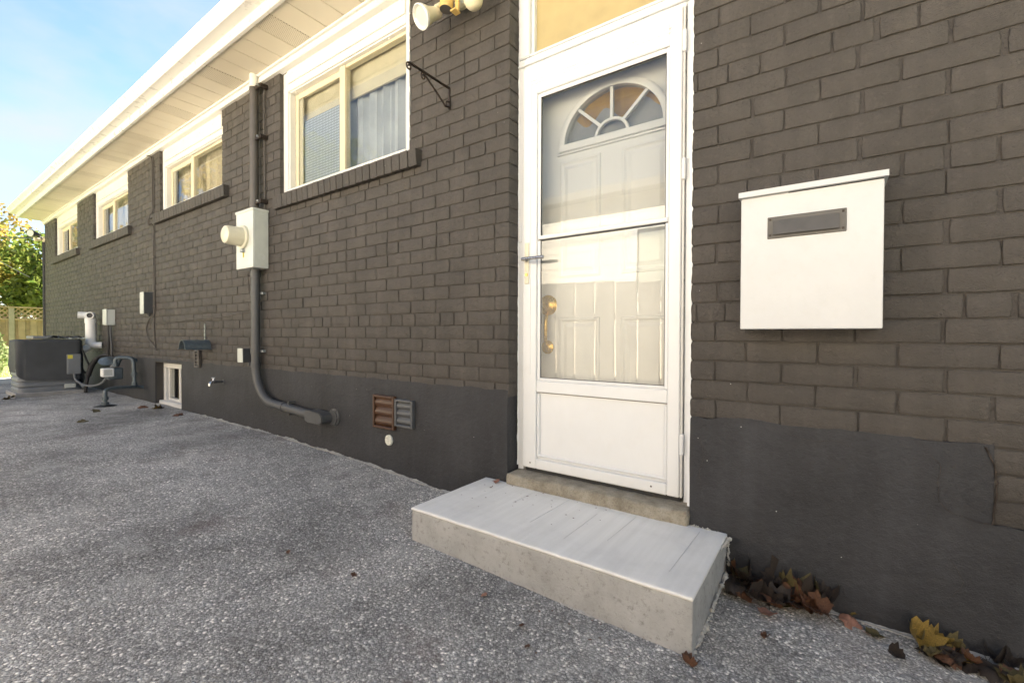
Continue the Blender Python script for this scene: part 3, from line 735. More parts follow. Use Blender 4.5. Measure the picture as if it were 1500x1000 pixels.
# ------------------------------------------------------------------ concrete step
step = thing('concrete_step', 'low concrete step with pale grey painted top below the white door', 'step', (-.905, -.27, .09))
def slab(x0, x1, y0, y1, z0, z1, n=(48, 22, 6)):
    bm = bmesh.new(); box(bm, x0, x1, y0, y1, z0, z1, .006, 2)
    bmesh.ops.subdivide_edges(bm, edges=[e_ for e_ in bm.edges if abs((e_.verts[0].co-e_.verts[1].co).x) > .3], cuts=n[0], use_grid_fill=True)
    bmesh.ops.subdivide_edges(bm, edges=[e_ for e_ in bm.edges if abs((e_.verts[0].co-e_.verts[1].co).y) > .2], cuts=n[1], use_grid_fill=True)
    if n[2]: bmesh.ops.subdivide_edges(bm, edges=[e_ for e_ in bm.edges if abs((e_.verts[0].co-e_.verts[1].co).z) > .05], cuts=n[2], use_grid_fill=True)
    return bm
bm = slab(-1.493, -.318, -.528, -.004, .0, .238); rough(bm, .003, 14, 1); rough(bm, .0016, 70, 3)
obj('body', bm, 'step_concrete', step, smooth=True, ang=60)
bm = slab(-1.496, -.315, -.531, -.003, .236, .2475, (60, 28, 0)); rough(bm, .0016, 11, 4)
for v in bm.verts:
    if v.co.z > .24 and v.co.x > -1.45 and v.co.x < -.36 and v.co.y > -.42: v.co.z -= .0012
obj('painted_top', bm, 'step_top', step, smooth=True, ang=60)
bm = bmesh.new()                              # trowelled score lines
for xa, xb_, ya, yb_ in ((-1.16, -1.165, -.07, -.22), (-.975, -.985, -.05, -.36), (-.80, -.803, -.12, -.41), (-.655, -.665, -.06, -.33), (-.405, -.415, -.05, -.42)):
    tube(bm, [(xa, ya, .2476), (xb_, yb_, .2476)], .0006, 4)
plain('score', (.56, .55, .52), .9)
obj('score_lines', bm, 'score', step, kind='stuff')
def blob_line(pts, r, seed, n=60):
    bm = bmesh.new(); q = bez(pts, max(2, n//(len(pts)-1))); rs = [max(.002, r*(.6+1.2*noise.noise(Vector((i*.45, seed, 0)))+.5*noise.noise(Vector((i*1.7, seed, 2))))) for i in range(len(q))]
    tube(bm, q, rs, 8); rough(bm, r*.8, 45, seed); return rough(bm, r*.5, 160, seed)
obj('mortar_smear', blob_line([(-.318, -.51, .075), (-.312, -.36, .09), (-.308, -.2, .115), (-.306, -.06, .12)], .0075, 3.3, 110), 'residue', step, smooth=True)
obj('mortar_smear', blob_line([(-.75, -.53, .085), (-.55, -.532, .075), (-.34, -.534, .06), (-.318, -.52, .07)], .004, 9.3, 90), 'residue', step, smooth=True)
obj('mortar_smear', blob_line([(-.312, -.14, .238), (-.308, -.05, .24), (-.312, -.012, .235), (-.40, -.006, .247), (-.45, -.006, .248)], .006, 6.1, 110), 'residue', step, smooth=True)
obj('mortar_smear', blob_line([(-.311, -.02, .23), (-.309, -.014, .18), (-.312, -.012, .13)], .0055, 2.1), 'residue', step, smooth=True)

# ------------------------------------------------------------------ things on the near wall
mb = thing('mailbox', 'white wall mounted mailbox with lid and grey letter slot right of door', 'mailbox', (-.066, -.06, 1.025))
obj('box', B(-.262, .128, -.118, -.002, 1.026, 1.482, .004, 2), 'mail_white', mb)
bm = bmesh.new(); pf = [(-.135, 1.482), (-.135, 1.500), (-.002, 1.525), (-.002, 1.482)]
loft(bm, [[(-.268, y, z) for y, z in pf], [(.137, y, z) for y, z in pf]]); obj('lid', bm, 'mail_white', mb)
obj('lid_gap_shade', B(-.12, .126, -.1192, -.1178, 1.4788, 1.4822), 'black_rubber', mb)  # solid black strip standing in for the shade in the gap
sl = obj('letter_slot', B(-.180, .037, -.1215, -.118, 1.332, 1.405, .0015), 'slot_grey', mb)
bm = bmesh.new(); loft(bm, [[(-.163, -.1215, 1.346), (.018, -.1215, 1.346), (.018, -.1215, 1.392), (-.163, -.1215, 1.392)], [(-.163, -.134, 1.343), (.018, -.134, 1.343), (.018, -.1235, 1.391), (-.163, -.1235, 1.391)]]); obj('flap', bm, 'slot_grey', sl)
for xx in (-.172, .028):
    for zz in (1.343, 1.396): obj('screw', LT([(0, .004), (.0018, .003)], (xx, -.1215, zz), (0, -1, 0), 8), 'iron_black', sl)
for xx in (-.15, .06): obj('nail', LT([(0, .003), (.006, .003)], (xx, -.09, 1.505), (0, 0, 1), 6), 'galv', mb)

hb = thing('plant_bracket', 'black iron plant hanger bracket between kitchen window and door', 'bracket', (-1.77, 0, 2.28))
obj('wall_plate', B(-1.777, -1.763, -.006, 0, 2.275, 2.395), 'iron_black', hb)
obj('arm', B(-1.777, -1.763, -.30, -.004, 2.388, 2.394), 'iron_black', hb)
obj('brace', T(bez([(-1.77, -.006, 2.285), (-1.77, -.035, 2.279), (-1.77, -.05, 2.292), (-1.77, -.1, 2.325), (-1.77, -.20, 2.386)], 6), .005, 6), 'iron_black', hb)
def scroll(y, z, r, s): return [(-1.77, y+s*r*(1-k/26)*math.sin(k*.42), z-r*.0+r*(1-k/26)*math.cos(k*.42)-r) for k in range(20)]
obj('scroll', T(scroll(-.298, 2.391, .020, -1), .0045, 6), 'iron_black', hb); obj('scroll', T(scroll(-.20, 2.384, .018, -1), .004, 6), 'iron_black', hb)
obj('scroll', T([(-1.77, -.012+.016*math.cos(k*.4), 2.298+.016*math.sin(k*.4)) for k in range(16)], .004, 6), 'iron_black', hb)

fl = thing('floodlight', 'twin security floodlight with sensor above the iron bracket by the door', 'floodlight', (-1.66, 0, 2.80))
obj('base_plate', LT([(0, .055), (.02, .055), (.03, .045)], (-1.66, 0, 2.84), (0, -1, 0), 20), 'lamp_ivory', fl, smooth=True)
def par(o, d, mats, parent):
    h = obj('lamp_holder', LT([(-.135, .018), (-.13, .030), (-.09, .034), (-.06, .040), (-.03, .052), (-.008, .060)], o, d, 24), mats, parent, smooth=True)
    obj('bulb', LT([(-.012, .060), (.002, .061), (.004, .056), (-.004, .050), (-.022, .028), (-.026, .012), (-.012, .008), (-.010, .001)], o, d, 24), 'lamp_glass', h, smooth=True)
par((-1.79, -.20, 2.685), (-.22, -.80, -.55), 'lamp_ivory', fl)
bm = LT([(0, .024), (.03, .026), (.07, .036), (.12, .048), (.15, .050), (.175, .042), (.19, .022), (.195, .003)], (-1.55, -.09, 2.82), (.42, -.25, -.87), 24); obj('lamp_holder', bm, 'lamp_ivory', fl, smooth=True)
obj('arm', T([(-1.66, -.02, 2.84), (-1.72, -.09, 2.80), (-1.75, -.13, 2.76)], .012, 8), 'lamp_ivory', fl); obj('arm', T([(-1.66, -.02, 2.84), (-1.61, -.06, 2.87), (-1.56, -.08, 2.86)], .012, 8), 'lamp_ivory', fl)
obj('sensor', LT([(0, .03), (.015, .036), (.085, .036), (.09, .033)], (-1.68, -.11, 2.815), (-.02, -.12, -1), 20), 'lamp_yellow', fl, smooth=True)
bm = LT([(0, .033), (.001, .028)], (-1.682, -.1215, 2.724), (-.02, -.12, -1), 20); obj('sensor_lens', bm, 'slot_grey', fl)
bm = bmesh.new(); box(bm, -1.64, -1.615, -.10, -.085, 2.70, 2.84, .003); box(bm, -1.645, -1.61, -.13, -.085, 2.695, 2.705, .002); obj('sensor_bracket', bm, 'lamp_yellow', fl)
obj('swivel', LT([(0, .018), (.03, .020), (.04, .012)], (-1.60, -.07, 2.80), (-.2, -.3, -1), 12), 'pale_box', fl)

em = thing('electric_meter', 'pale grey electricity meter box with round cream meter on brick wall', 'meter', (-3.935, -.06, 1.545))
bm = B(-4.08, -3.79, -.128, -.004, 1.545, 2.015, .005, 2); obj('cabinet', bm, 'meter_grey', em)
obj('lid', B(-4.086, -3.784, -.134, -.003, 2.003, 2.022, .003), 'meter_grey', em)
obj('cover_seam', B(-3.7905, -3.789, -.112, -.018, 1.56, 1.998), 'pale_box', em)
obj('ring', LT([(0, .095), (.018, .095), (.024, .086), (.024, .07)], (-3.945, -.128, 1.80), (0, -1, 0), 28), 'meter_cream', em, smooth=True)
obj('dome', LT([(0, .078), (.10, .074), (.122, .068), (.13, .055), (.132, .002)], (-3.945, -.148, 1.80), (0, -1, 0), 28), 'meter_cream', em, smooth=True)
obj('clasp', B(-3.96, -3.93, -.155, -.128, 1.675, 1.705, .004), 'galv', em)
obj('seal_tag', B(-3.952, -3.938, -.134, -.130, 1.635, 1.675, .001), 'label_yellow', em)
bm = bmesh.new()                               # embossed monogram on the cabinet side
for k in range(3): tube(bm, [(-3.7895, -.062+.028*math.cos(a)*(1-.25*k), 1.635+.028*math.sin(a)*(1-.25*k)) for a in [i*math.pi/8 for i in range(17)]], .0015, 4, False)
obj('embossed_mark', bm, 'meter_grey', em)

cu = thing('service_mast', 'taupe painted service pipe rising from meter box to the soffit', 'pipe', (-3.93, -.05, 2.02))
obj('pipe', T([(-3.93, -.05, 2.018), (-3.93, -.05, 3.04)], .033, 18), 'conduit_taupe', cu, smooth=True)
obj('upper_pipe', T([(-3.93, -.05, 3.04), (-3.93, -.05, 3.153)], .033, 18), 'white_paint', cu, smooth=True)
for zz in (3.035, 2.62, 2.095):
    obj('clamp', T([(-3.93, -.05, zz-.012), (-3.93, -.05, zz+.012)], .0355, 18), 'conduit_taupe', cu, smooth=True)
    bm = bmesh.new(); box(bm, -3.895, -3.80, -.062, -.045, zz-.016, zz+.016, .002); box(bm, -3.83, -3.80, -.045, 0, zz-.016, zz+.016, .002); obj('strap_bracket', bm, 'iron_black', cu)
    obj('bolt', LT([(0, .009), (.014, .009)], (-3.83, -.062, zz), (0, -1, 0), 8), 'galv', cu)
obj('ground_wire', T([(-3.835, -.012, 2.03), (-3.835, -.012, 2.3), (-3.837, -.014, 2.7), (-3.835, -.012, 3.06)], .006, 6), 'cable_taupe', cu)

lc = thing('service_conduit', 'dark grey conduit bending from meter box along the foundation', 'pipe', (-3.9, -.05, .43))
pth = [(-3.915, -.05, 1.545), (-3.915, -.05, 1.2), (-3.915, -.05, .76)] + [(-3.915+.30*(1-math.cos(a)), -.05, .76-.31*math.sin(a)) for a in [math.pi/2*k/12*.97 for k in range(1, 13)]] + [(-3.4, -.05, .437), (-3.07, -.052, .418)]
obj('pipe', T(pth, .034, 18), 'conduit_paint', lc, smooth=True)
for zz in (1.50, 1.345, .865, .75): obj('coupling', T([(-3.915, -.05, zz-.022), (-3.915, -.05, zz+.022)], .0385, 18), 'conduit_paint', lc, smooth=True)
obj('coupling', T([(-3.50, -.05, .4425), (-3.455, -.05, .440)], .0375, 16), 'conduit_paint', lc, smooth=True)
for zz in (1.345, .865): obj('strap', B(-3.885, -3.845, -.03, 0, zz-.01, zz+.01, .002), 'galv', lc)
bm = bmesh.new(); box(bm, -3.40, -3.385, -.06, 0, .47, .492, .002); box(bm, -3.40, -3.385, -.06, 0, .385, .40, .002); obj('strap', bm, 'conduit_paint', lc)
bm = bmesh.new(); pf = [(-3.09, .455), (-3.06, .462), (-2.90, .455), (-2.868, .43), (-2.868, .395), (-2.90, .372), (-3.05, .378), (-3.09, .385)]
loft(bm, [[(x, -.015, z) for x, z in pf], [(x, -.105, z) for x, z in pf]]); bmesh.ops.bevel(bm, geom=bm.edges[:], offset=.006, segments=2, affect='EDGES'); obj('junction_elbow', bm, 'conduit_paint', lc, smooth=True)
obj('wall_flange', LT([(0, .062), (.008, .062), (.012, .05), (.02, .05)], (-2.868, -.003, .418), (0, -1, 0), 18), 'conduit_paint', lc)
for k in range(6): obj('bolt', LT([(0, .007), (.008, .006)], (-2.868+.054*math.cos(k*1.047), -.011, .418+.054*math.sin(k*1.047)), (0, -1, 0), 6), 'conduit_paint', lc)

jb = thing('junction_box', 'small square grey box on the wall left of the conduit', 'box', (-4.1, 0, .77))
obj('box', B(-4.150, -4.062, -.085, 0, .768, .882, .004), 'dark_box', jb); obj('cover', B(-4.152, -4.060, -.092, -.085, .765, .885, .003), 'pale_box', jb)
obj('connector', LT([(0, .014), (.03, .014)], (-4.07, -.03, .768), (0, 0, -1), 10), 'dark_box', jb)

def louvre(name, label, x0, x1, z0, z1, mat_, dep, n):
    t_ = thing(name, label, 'vent', ((x0+x1)/2, 0, z0)); bd = .016
    bm = bmesh.new(); box(bm, x0, x0+bd, -dep, -.003, z0, z1, .004); box(bm, x1-bd, x1, -dep, -.003, z0, z1, .004); box(bm, x0+bd, x1-bd, -dep, -.003, z1-bd, z1, .004); box(bm, x0+bd, x1-bd, -dep, -.003, z0, z0+bd, .004)
    obj('frame', bm, mat_, t_); h = (z1-z0-2*bd)/n
    for k in range(n):
        za = z0+bd+h*k; bm = bmesh.new(); rr = []
        for i in range(7):
            u = i/6; rr.append([(x0+bd, -dep*.2-dep*.72*math.sin(math.pi*(.08+.84*(1-u)))*(.55+.45*(1-u)), za+h*u), (x1-bd, -dep*.2-dep*.72*math.sin(math.pi*(.08+.84*(1-u)))*(.55+.45*(1-u)), za+h*u)])
        loft(bm, rr, False, False, False); obj('slat', bm, mat_, t_, smooth=True)
    obj('backing', B(x0+bd, x1-bd, -.006, -.003, z0+bd, z1-bd), mat_, t_)
louvre('louvre_vent', 'brown three slat louvred vent set in the dark foundation', -2.412, -2.208, .408, .620, 'vent_brown', .034, 3)
louvre('louvre_vent', 'small grey painted louvred vent beside the brown vent', -2.203, -2.042, .437, .608, 'vent_grey', .032, 3)
louvre('louvre_vent', 'narrow taupe louvred vent below the half round hood', -5.245, -5.135, .672, .845, 'conduit_taupe', .03, 4)
cp = thing('drain_cap', 'small round white cap below the brown vent', 'cap', (-2.275, 0, .338))
obj('disc', LT([(0, .034), (.010, .034), (.014, .029)], (-2.275, -.004, .338), (0, -1, 0), 20), 'cap_white', cp)
for zz in (.325, .338, .351): obj('bar', B(-2.297, -2.253, -.021, -.017, zz-.003, zz+.003), 'cap_white', cp)

hd = thing('vent_hood', 'dark half round sheet metal hood above the basement window', 'hood', (-4.98, 0, .86))
bm = bmesh.new(); rr = []
for y in (-.005, -.09, -.17, -.225):
    arc_ = [(-4.97+ (.072)*math.cos(math.pi*k/14), .872+.078*math.sin(math.pi*k/14)) for k in range(15)]; arc_ = [(-4.97+.10, .862)] + arc_ + [(-4.97-.10, .862)]
    rr.append([(x, y, z) for x, z in arc_] + [(x, y, z-.004 if i in (0, len(arc_)-1) else z-.004) for i, (x, z) in reversed(list(enumerate([(-4.97+(x+4.97)*.95, z) for x, z in arc_])))])
loft(bm, rr); obj('shell', bm, 'gas_grey', hd, smooth=True, ang=50)
obj('hanger_strap', B(-5.048, -5.032, -.010, -.002, .95, 1.108), 'galv', hd)
for zz in (.98, 1.02, 1.06, 1.10): obj('rivet', LT([(0, .005), (.004, .004)], (-5.04, -.010, zz), (0, -1, 0), 6), 'iron_black', hd)

fc = thing('hose_tap', 'small chrome outdoor tap on the dark foundation', 'tap', (-4.635, 0, .55))
obj('stem', T([(-4.635, 0, .562), (-4.635, -.085, .566)], .011, 10), 'dark_box', fc); obj('flange', LT([(0, .025), (.006, .022)], (-4.635, -.004, .562), (0, -1, 0), 14), 'dark_box', fc)
obj('spout', T(bez([(-4.635, -.075, .566), (-4.63, -.105, .565), (-4.628, -.12, .55), (-4.627, -.122, .53)], 5), .013, 12), 'steel', fc, smooth=True)
obj('valve', T([(-4.635, -.09, .566), (-4.64, -.085, .60)], .008, 8), 'steel', fc); obj('handle', B(-4.675, -4.605, -.093, -.078, .597, .607, .003), 'steel', fc)

tb = thing('telephone_box', 'dark narrow utility box with front coloured pale as if lit, hanging on the cable run', 'box', (-6.52, 0, 1.24))
obj('box', B(-6.575, -6.462, -.092, -.006, 1.243, 1.488, .004), 'dark_box', tb); obj('cover', B(-6.578, -6.459, -.102, -.092, 1.240, 1.491, .003), 'pale_box', tb); obj('gland', LT([(0, .02), (.03, .018)], (-6.50, -.04, 1.243), (0, 0, -1), 10), 'dark_box', tb)  # front is coloured pale for the light that falls on it
cr_ = thing('cable_run', 'pair of thin taupe cables running down the wall from the soffit', 'cable', (-6.47, 0, 1.0))
obj('cable', T(bez([(-6.56, -.03, 3.09), (-6.50, -.02, 3.075), (-6.475, -.008, 3.0), (-6.47, -.008, 2.6), (-6.47, -.008, 2.37), (-6.465, -.048, 2.34), (-6.465, -.048, 2.27), (-6.455, -.009, 2.24), (-6.445, -.008, 1.7), (-6.44, -.008, 1.1), (-6.40, -.008, .86)], 6), .007, 6), 'cable_taupe', cr_)
obj('cable', T(bez([(-6.43, -.01, 3.05), (-6.425, -.008, 2.5), (-6.42, -.05, 2.36), (-6.42, -.05, 2.26), (-6.415, -.008, 2.2), (-6.41, -.008, 1.6), (-6.41, -.012, 1.25), (-6.47, -.03, 1.2), (-6.64, -.01, 1.14), (-6.70, -.008, 1.05), (-6.62, -.008, .95), (-6.42, -.008, .86), (-6.36, -.01, .82)], 6), .0055, 6), 'cable_taupe', cr_)
for zz in (1.5, 1.9, 1.33): obj('clip', B(-6.46, -6.395, -.016, 0, zz-.006, zz+.006, .002), 'cable_taupe', cr_)
lw = thing('low_voltage_wire', 'thin wire drooping across the brick between cable run and conduit', 'wire', (-5.2, 0, 1.15))
obj('wire', T(bez([(-6.40, -.006, 1.11), (-5.9, -.006, 1.135), (-5.2, -.006, 1.16), (-4.7, -.006, 1.165), (-4.2, -.006, 1.195), (-4.06, -.006, 1.19), (-4.0, -.007, 1.17)], 8), .004, 5), 'cable_taupe', lw)
obj('wire', T(bez([(-4.15, -.006, 1.53), (-4.13, -.006, 1.4), (-4.06, -.006, 1.25), (-3.98, -.006, 1.15)], 8), .003, 5), 'cable_taupe', lw)

# ------------------------------------------------------------------ services at the far end
db = thing('disconnect_box', 'small pale electrical disconnect box with two conduits below', 'box', (-8.0, 0, 1.12))
obj('box', B(-8.09, -7.93, -.085, 0, 1.125, 1.335, .005), 'meter_grey', db); obj('cover', B(-8.095, -7.925, -.098, -.085, 1.13, 1.34, .004), 'pale_box', db); obj('lever', B(-8.11, -8.09, -.08, -.05, 1.22, 1.26, .003), 'meter_grey', db)
obj('conduit', T(bez([(-8.03, -.05, 1.13), (-8.03, -.05, .95), (-8.05, -.05, .75), (-8.06, -.05, .70)], 8), .014, 8), 'black_rubber', db, smooth=True); obj('conduit', T(bez([(-7.98, -.04, 1.13), (-7.98, -.04, 1.0), (-7.96, -.035, .85), (-7.97, -.03, .66)], 8), .012, 8), 'dark_box', db, smooth=True)
pv = thing('vent_pipe', 'white plastic furnace vent pipe with elbows beside the covered air conditioner', 'pipe', (-8.66, -.1, .80))
obj('riser', T([(-8.66, -.10, .86), (-8.66, -.10, 1.23)], .062, 16), 'pvc', pv, smooth=True)
obj('collar', T([(-8.66, -.10, .865), (-8.66, -.10, .91)], .068, 16), 'pvc', pv, smooth=True); obj('collar', T([(-8.66, -.10, 1.16), (-8.66, -.10, 1.225)], .068, 16), 'pvc', pv, smooth=True)
obj('elbow', T(bez([(-8.66, -.10, 1.20), (-8.66, -.11, 1.255), (-8.68, -.15, 1.27), (-8.70, -.23, 1.275)], 6), .046, 14), 'pvc', pv, smooth=True)
bm = LT([(0, .05), (.07, .05), (.075, .046), (.075, .036), (.03, .036), (.03, .001)], (-8.65, -.09, 1.265), (.85, -.5, .05), 18); obj('intake', bm, 'pvc', pv, smooth=True)
obj('intake_shade', LT([(0, .036), (.002, .036)], (-8.598, -.1206, 1.268), (.85, -.5, .05), 16), 'black_rubber', pv)  # black disc standing in for the shade inside the open pipe
obj('elbow', T(bez([(-8.66, -.10, .88), (-8.66, -.12, .83), (-8.66, -.17, .79), (-8.66, -.20, .765)], 6), .045, 14), 'pvc', pv, smooth=True)
obj('wall_stub', T(bez([(-8.66, -.10, .88), (-8.63, -.09, .85), (-8.57, -.04, .845), (-8.55, 0, .845)], 6), .045, 14), 'pvc', pv, smooth=True)

gm = thing('gas_meter', 'grey gas meter with looped pipes standing against the foundation', 'meter', (-6.9, -.2, .195))
G = 'gas_grey'
obj('inlet_pipe', T(bez([(-6.64, -.40, .15), (-6.64, -.40, .33), (-6.655, -.385, .37), (-6.70, -.30, .385), (-6.78, -.12, .375), (-6.82, -.06, .37), (-6.82, .0, .36)], 7), .020, 12), G, gm, smooth=True)
obj('riser_sleeve', T([(-6.64, -.40, .17), (-6.64, -.40, .24)], .034, 14), G, gm); obj('valve', T([(-6.64, -.40, .265), (-6.64, -.40, .30)], .03, 14), G, gm); obj('valve_key', B(-6.68, -6.60, -.41, -.39, .275, .29, .003), G, gm)
obj('ground_collar', LT([(0, .10), (.008, .10), (.02, .05)], (-6.64, -.40, .19), (0, 0, 1), 18), 'black_rubber', gm)
obj('loop_pipe', T(bez([(-6.86, -.08, .38), (-6.88, -.08, .55), (-6.89, -.085, .68), (-6.92, -.115, .715), (-6.96, -.19, .72), (-6.98, -.225, .70), (-6.98, -.23, .62)], 7), .021, 12), G, gm, smooth=True)
obj('union', T([(-6.88, -.08, .50), (-6.882, -.08, .54)], .031, 8), G, gm); obj('union', T([(-6.862, -.08, .39), (-6.862, -.08, .425)], .030, 8), G, gm); obj('union', T([(-6.98, -.23, .615), (-6.98, -.23, .65)], .032, 8), G, gm)
obj('meter_body', B(-7.08, -6.95, -.30, -.16, .46, .60, .02, 3), 'gas_grey', gm, smooth=True)
obj('index_box', B(-7.02, -6.925, -.36, -.25, .50, .60, .008), 'pvc', gm); obj('index_window', B(-6.926, -6.9235, -.345, -.27, .52, .585), 'gas_pale', gm)
obj('regulator', LT([(0, .03), (.008, .085), (.022, .088), (.035, .05), (.05, .03)], (-7.10, -.27, .665), (.5, -.2, .85), 20), G, gm, smooth=True)
obj('outlet_pipe', T(bez([(-7.02, -.2, .62), (-7.03, -.17, .70), (-7.05, -.10, .72), (-7.06, -.03, .69), (-7.06, 0, .66)], 6), .018, 10), G, gm, smooth=True)

ac = thing('air_conditioner', 'air conditioner wrapped in a dark fabric cover on a concrete pad', 'air conditioner', (-8.72, -.55, .195))
def rrect(x0, x1, y0, y1, r, z, n=5):
    o_ = []
    for cx_, cy_, a0 in ((x1-r, y1-r, 0), (x0+r, y1-r, 90), (x0+r, y0+r, 180), (x1-r, y0+r, 270)):
        for k in range(n+1): a = R(a0+90*k/n); o_.append((cx_+r*math.cos(a), cy_+r*math.sin(a), z))
    return o_
AX0, AX1, AY0, AY1 = -9.02, -8.42, -.845, -.245
bm = bmesh.new(); box(bm, AX0-.05, AX1+.05, AY0-.03, AY1+.06, .15, .245, .01); rough(bm, .006, 12, 4); obj('pad', bm, 'pad_concrete', ac)
bm = bmesh.new(); rr = []; z = .25
for k in range(9):
    for dzz, d in ((0, .006), (.008, .0), (.036, .0), (.044, .006), (.056, .012)): rr.append(rrect(AX0+d, AX1-d, AY0+d, AY1-d, .07, z+dzz))
    z += .068
loft(bm, rr); obj('louvred_case', bm, 'ac_grey', ac, smooth=True, ang=30)
obj('base_rim', loft(bmesh.new(), [rrect(AX0-.008, AX1+.008, AY0-.008, AY1+.008, .075, .246), rrect(AX0-.008, AX1+.008, AY0-.008, AY1+.008, .075, .268)]), 'ac_grey', ac)
obj('valve_bracket', B(AX1-.005, AX1+.025, -.42, -.31, .275, .33, .004), 'pale_box', ac)
bm = bmesh.new(); n = 96; rows = 16; gcol = []
base = rrect(AX0-.012, AX1+.014, AY0-.014, AY1+.014, .085, 0, 23)
for i, (x, y, _) in enumerate(base):
    cx_, cy_ = (AX0+AX1)/2, (AY0+AY1)/2
    hang = .37+.05*math.sin(i*.11+1)+.13*max(0, 1-((y-AY0)/.25))**1.5*(1 if x > -8.75 else .3) - .03*(y > -.35)
    col = []
    for k in range(rows+1):
        u = k/rows; zz = .915+(hang-.915)*u
        fold = .024*noise.noise(Vector((x*6, y*6, zz*3+u*2)))+.022*noise.noise(Vector((x*3+u*3, y*3, zz*9)))*u + .012*u*math.sin(i*.33)
        dx, dy = x-cx_, y-cy_; ln = math.hypot(dx, dy); fl_ = 1+(fold+.006*math.sin(math.pi*u))/ln
        col.append(bm.verts.new((cx_+dx*fl_, cy_+dy*fl_, zz)))
    gcol.append(col)
N_ = len(gcol)
for i in range(N_):
    a, b2 = gcol[i], gcol[(i+1) % N_]
    for k in range(rows): bm.faces.new((a[k], a[k+1], b2[k+1], b2[k]))
ring = [c_[0] for c_ in gcol]
for f_ in (.94, .7, .4):
    cx_, cy_ = (AX0+AX1)/2, (AY0+AY1)/2
    nr = [bm.verts.new((cx_+(c_[0].co.x-cx_)*f_, cy_+(c_[0].co.y-cy_)*f_, .925+.014*noise.noise(Vector((c_[0].co.x*6*f_, c_[0].co.y*6*f_, 2))))) for c_ in gcol]
    for i in range(N_): bm.faces.new((ring[i], ring[(i+1) % N_], nr[(i+1) % N_], nr[i]))
    ring = nr
bm.faces.new(ring); obj('fabric_cover', bm, 'cover_fabric', ac, smooth=True, ang=70)
eb = obj('electrical_panel', B(AX1+.006, AX1+.05, -.40, -.26, .46, .73, .012, 2), 'ac_grey', ac); obj('sticker', B(AX1+.05, AX1+.0515, -.395, -.345, .67, .72), 'label_yellow', eb)
obj('top_board', B(-8.95, -8.50, -.70, -.50, .935, .975, .006), 'ac_grey', ac)
bm = bmesh.new(); bmesh.ops.create_grid(bm, x_segments=18, y_segments=16, size=.5, matrix=Matrix.Translation((-8.68, -.39, .95)) @ Matrix.Diagonal((.42, .34, 1, 1)))
for v in bm.verts: v.co.z += .045*abs(noise.noise(v.co*14))+.02*noise.noise(v.co*33)
obj('folded_tarp', bm, 'black_rubber', ac, smooth=True)
bm = bmesh.new(); bmesh.ops.create_grid(bm, x_segments=14, y_segments=14, size=.5, matrix=Matrix.Translation((-8.50, -.36, .945)) @ Matrix.Diagonal((.14, .30, 1, 1)))
for v in bm.verts: v.co.z += .02*noise.noise(v.co*30)
obj('folded_liner', bm, 'pale_box', ac, smooth=True)
ls = thing('refrigerant_line', 'black insulated hose arching from the wall to the air conditioner', 'hose', (-8.2, -.1, .2))
obj('hose', T(bez([(-8.05, .0, .70), (-8.08, -.06, .715), (-8.20, -.12, .69), (-8.30, -.17, .56), (-8.33, -.20, .42), (-8.34, -.22, .28), (-8.34, -.225, .2)], 8), [.02]*18+[.032]*14+[.02]*17, 10), 'black_rubber', ls, smooth=True)
wp = thing('flexible_conduit', 'grey flexible conduit sagging between air conditioner and gas meter', 'conduit', (-8.1, -.2, .3))
obj('tube', T(bez([(-8.385, -.33, .47), (-8.37, -.31, .37), (-8.27, -.22, .30), (-8.08, -.13, .33), (-7.95, -.08, .45), (-7.92, -.04, .6), (-7.94, -.03, .68)], 8), .013, 10), 'ac_grey', wp, smooth=True)
bk = thing('cable_bundle', 'looped black cables hanging behind the covered air conditioner', 'cable', (-8.5, -.15, .4))
obj('loop', T(bez([(-8.45, -.24, .80), (-8.42, -.2, .66), (-8.42, -.17, .55), (-8.45, -.19, .46), (-8.46, -.235, .52), (-8.44, -.24, .62)], 8), .012, 8), 'black_rubber', bk, smooth=True)

ff = thing('corner_floodlight', 'small black floodlight with bare sensor at the far eave corner', 'floodlight', (-12.33, -.05, 2.80))
obj('base', LT([(0, .05), (.03, .045)], (-12.31, -.003, 2.81), (0, -1, 0), 14), 'lamp_ivory', ff); obj('lamp_holder', LT([(-.14, .03), (-.06, .045), (0, .075), (.012, .078)], (-12.22, -.19, 2.885), (.55, -.8, .0), 18), 'black_rubber', ff, smooth=True)
obj('bulb', LT([(.010, .066), (.02, .06), (.024, .002)], (-12.22, -.19, 2.885), (.55, -.8, .0), 18), 'pale_box', ff, smooth=True); obj('sensor', LT([(0, .03), (.09, .04), (.10, .02)], (-12.31, -.05, 2.80), (.1, -.95, -.05), 14), 'lamp_ivory', ff, smooth=True)
obj('arm', T([(-12.31, -.02, 2.82), (-12.30, -.08, 2.86), (-12.29, -.11, 2.88)], .014, 8), 'black_rubber', ff)
dp = thing('corner_cable', 'black cable running down the far corner of the brick wall', 'cable', (X0, 0, .2)); obj('cable', T([(X0-.02, -.012, .2), (X0-.02, -.012, 2.78), (X0-.02, -.03, 2.82)], .022, 8), 'black_rubber', dp)

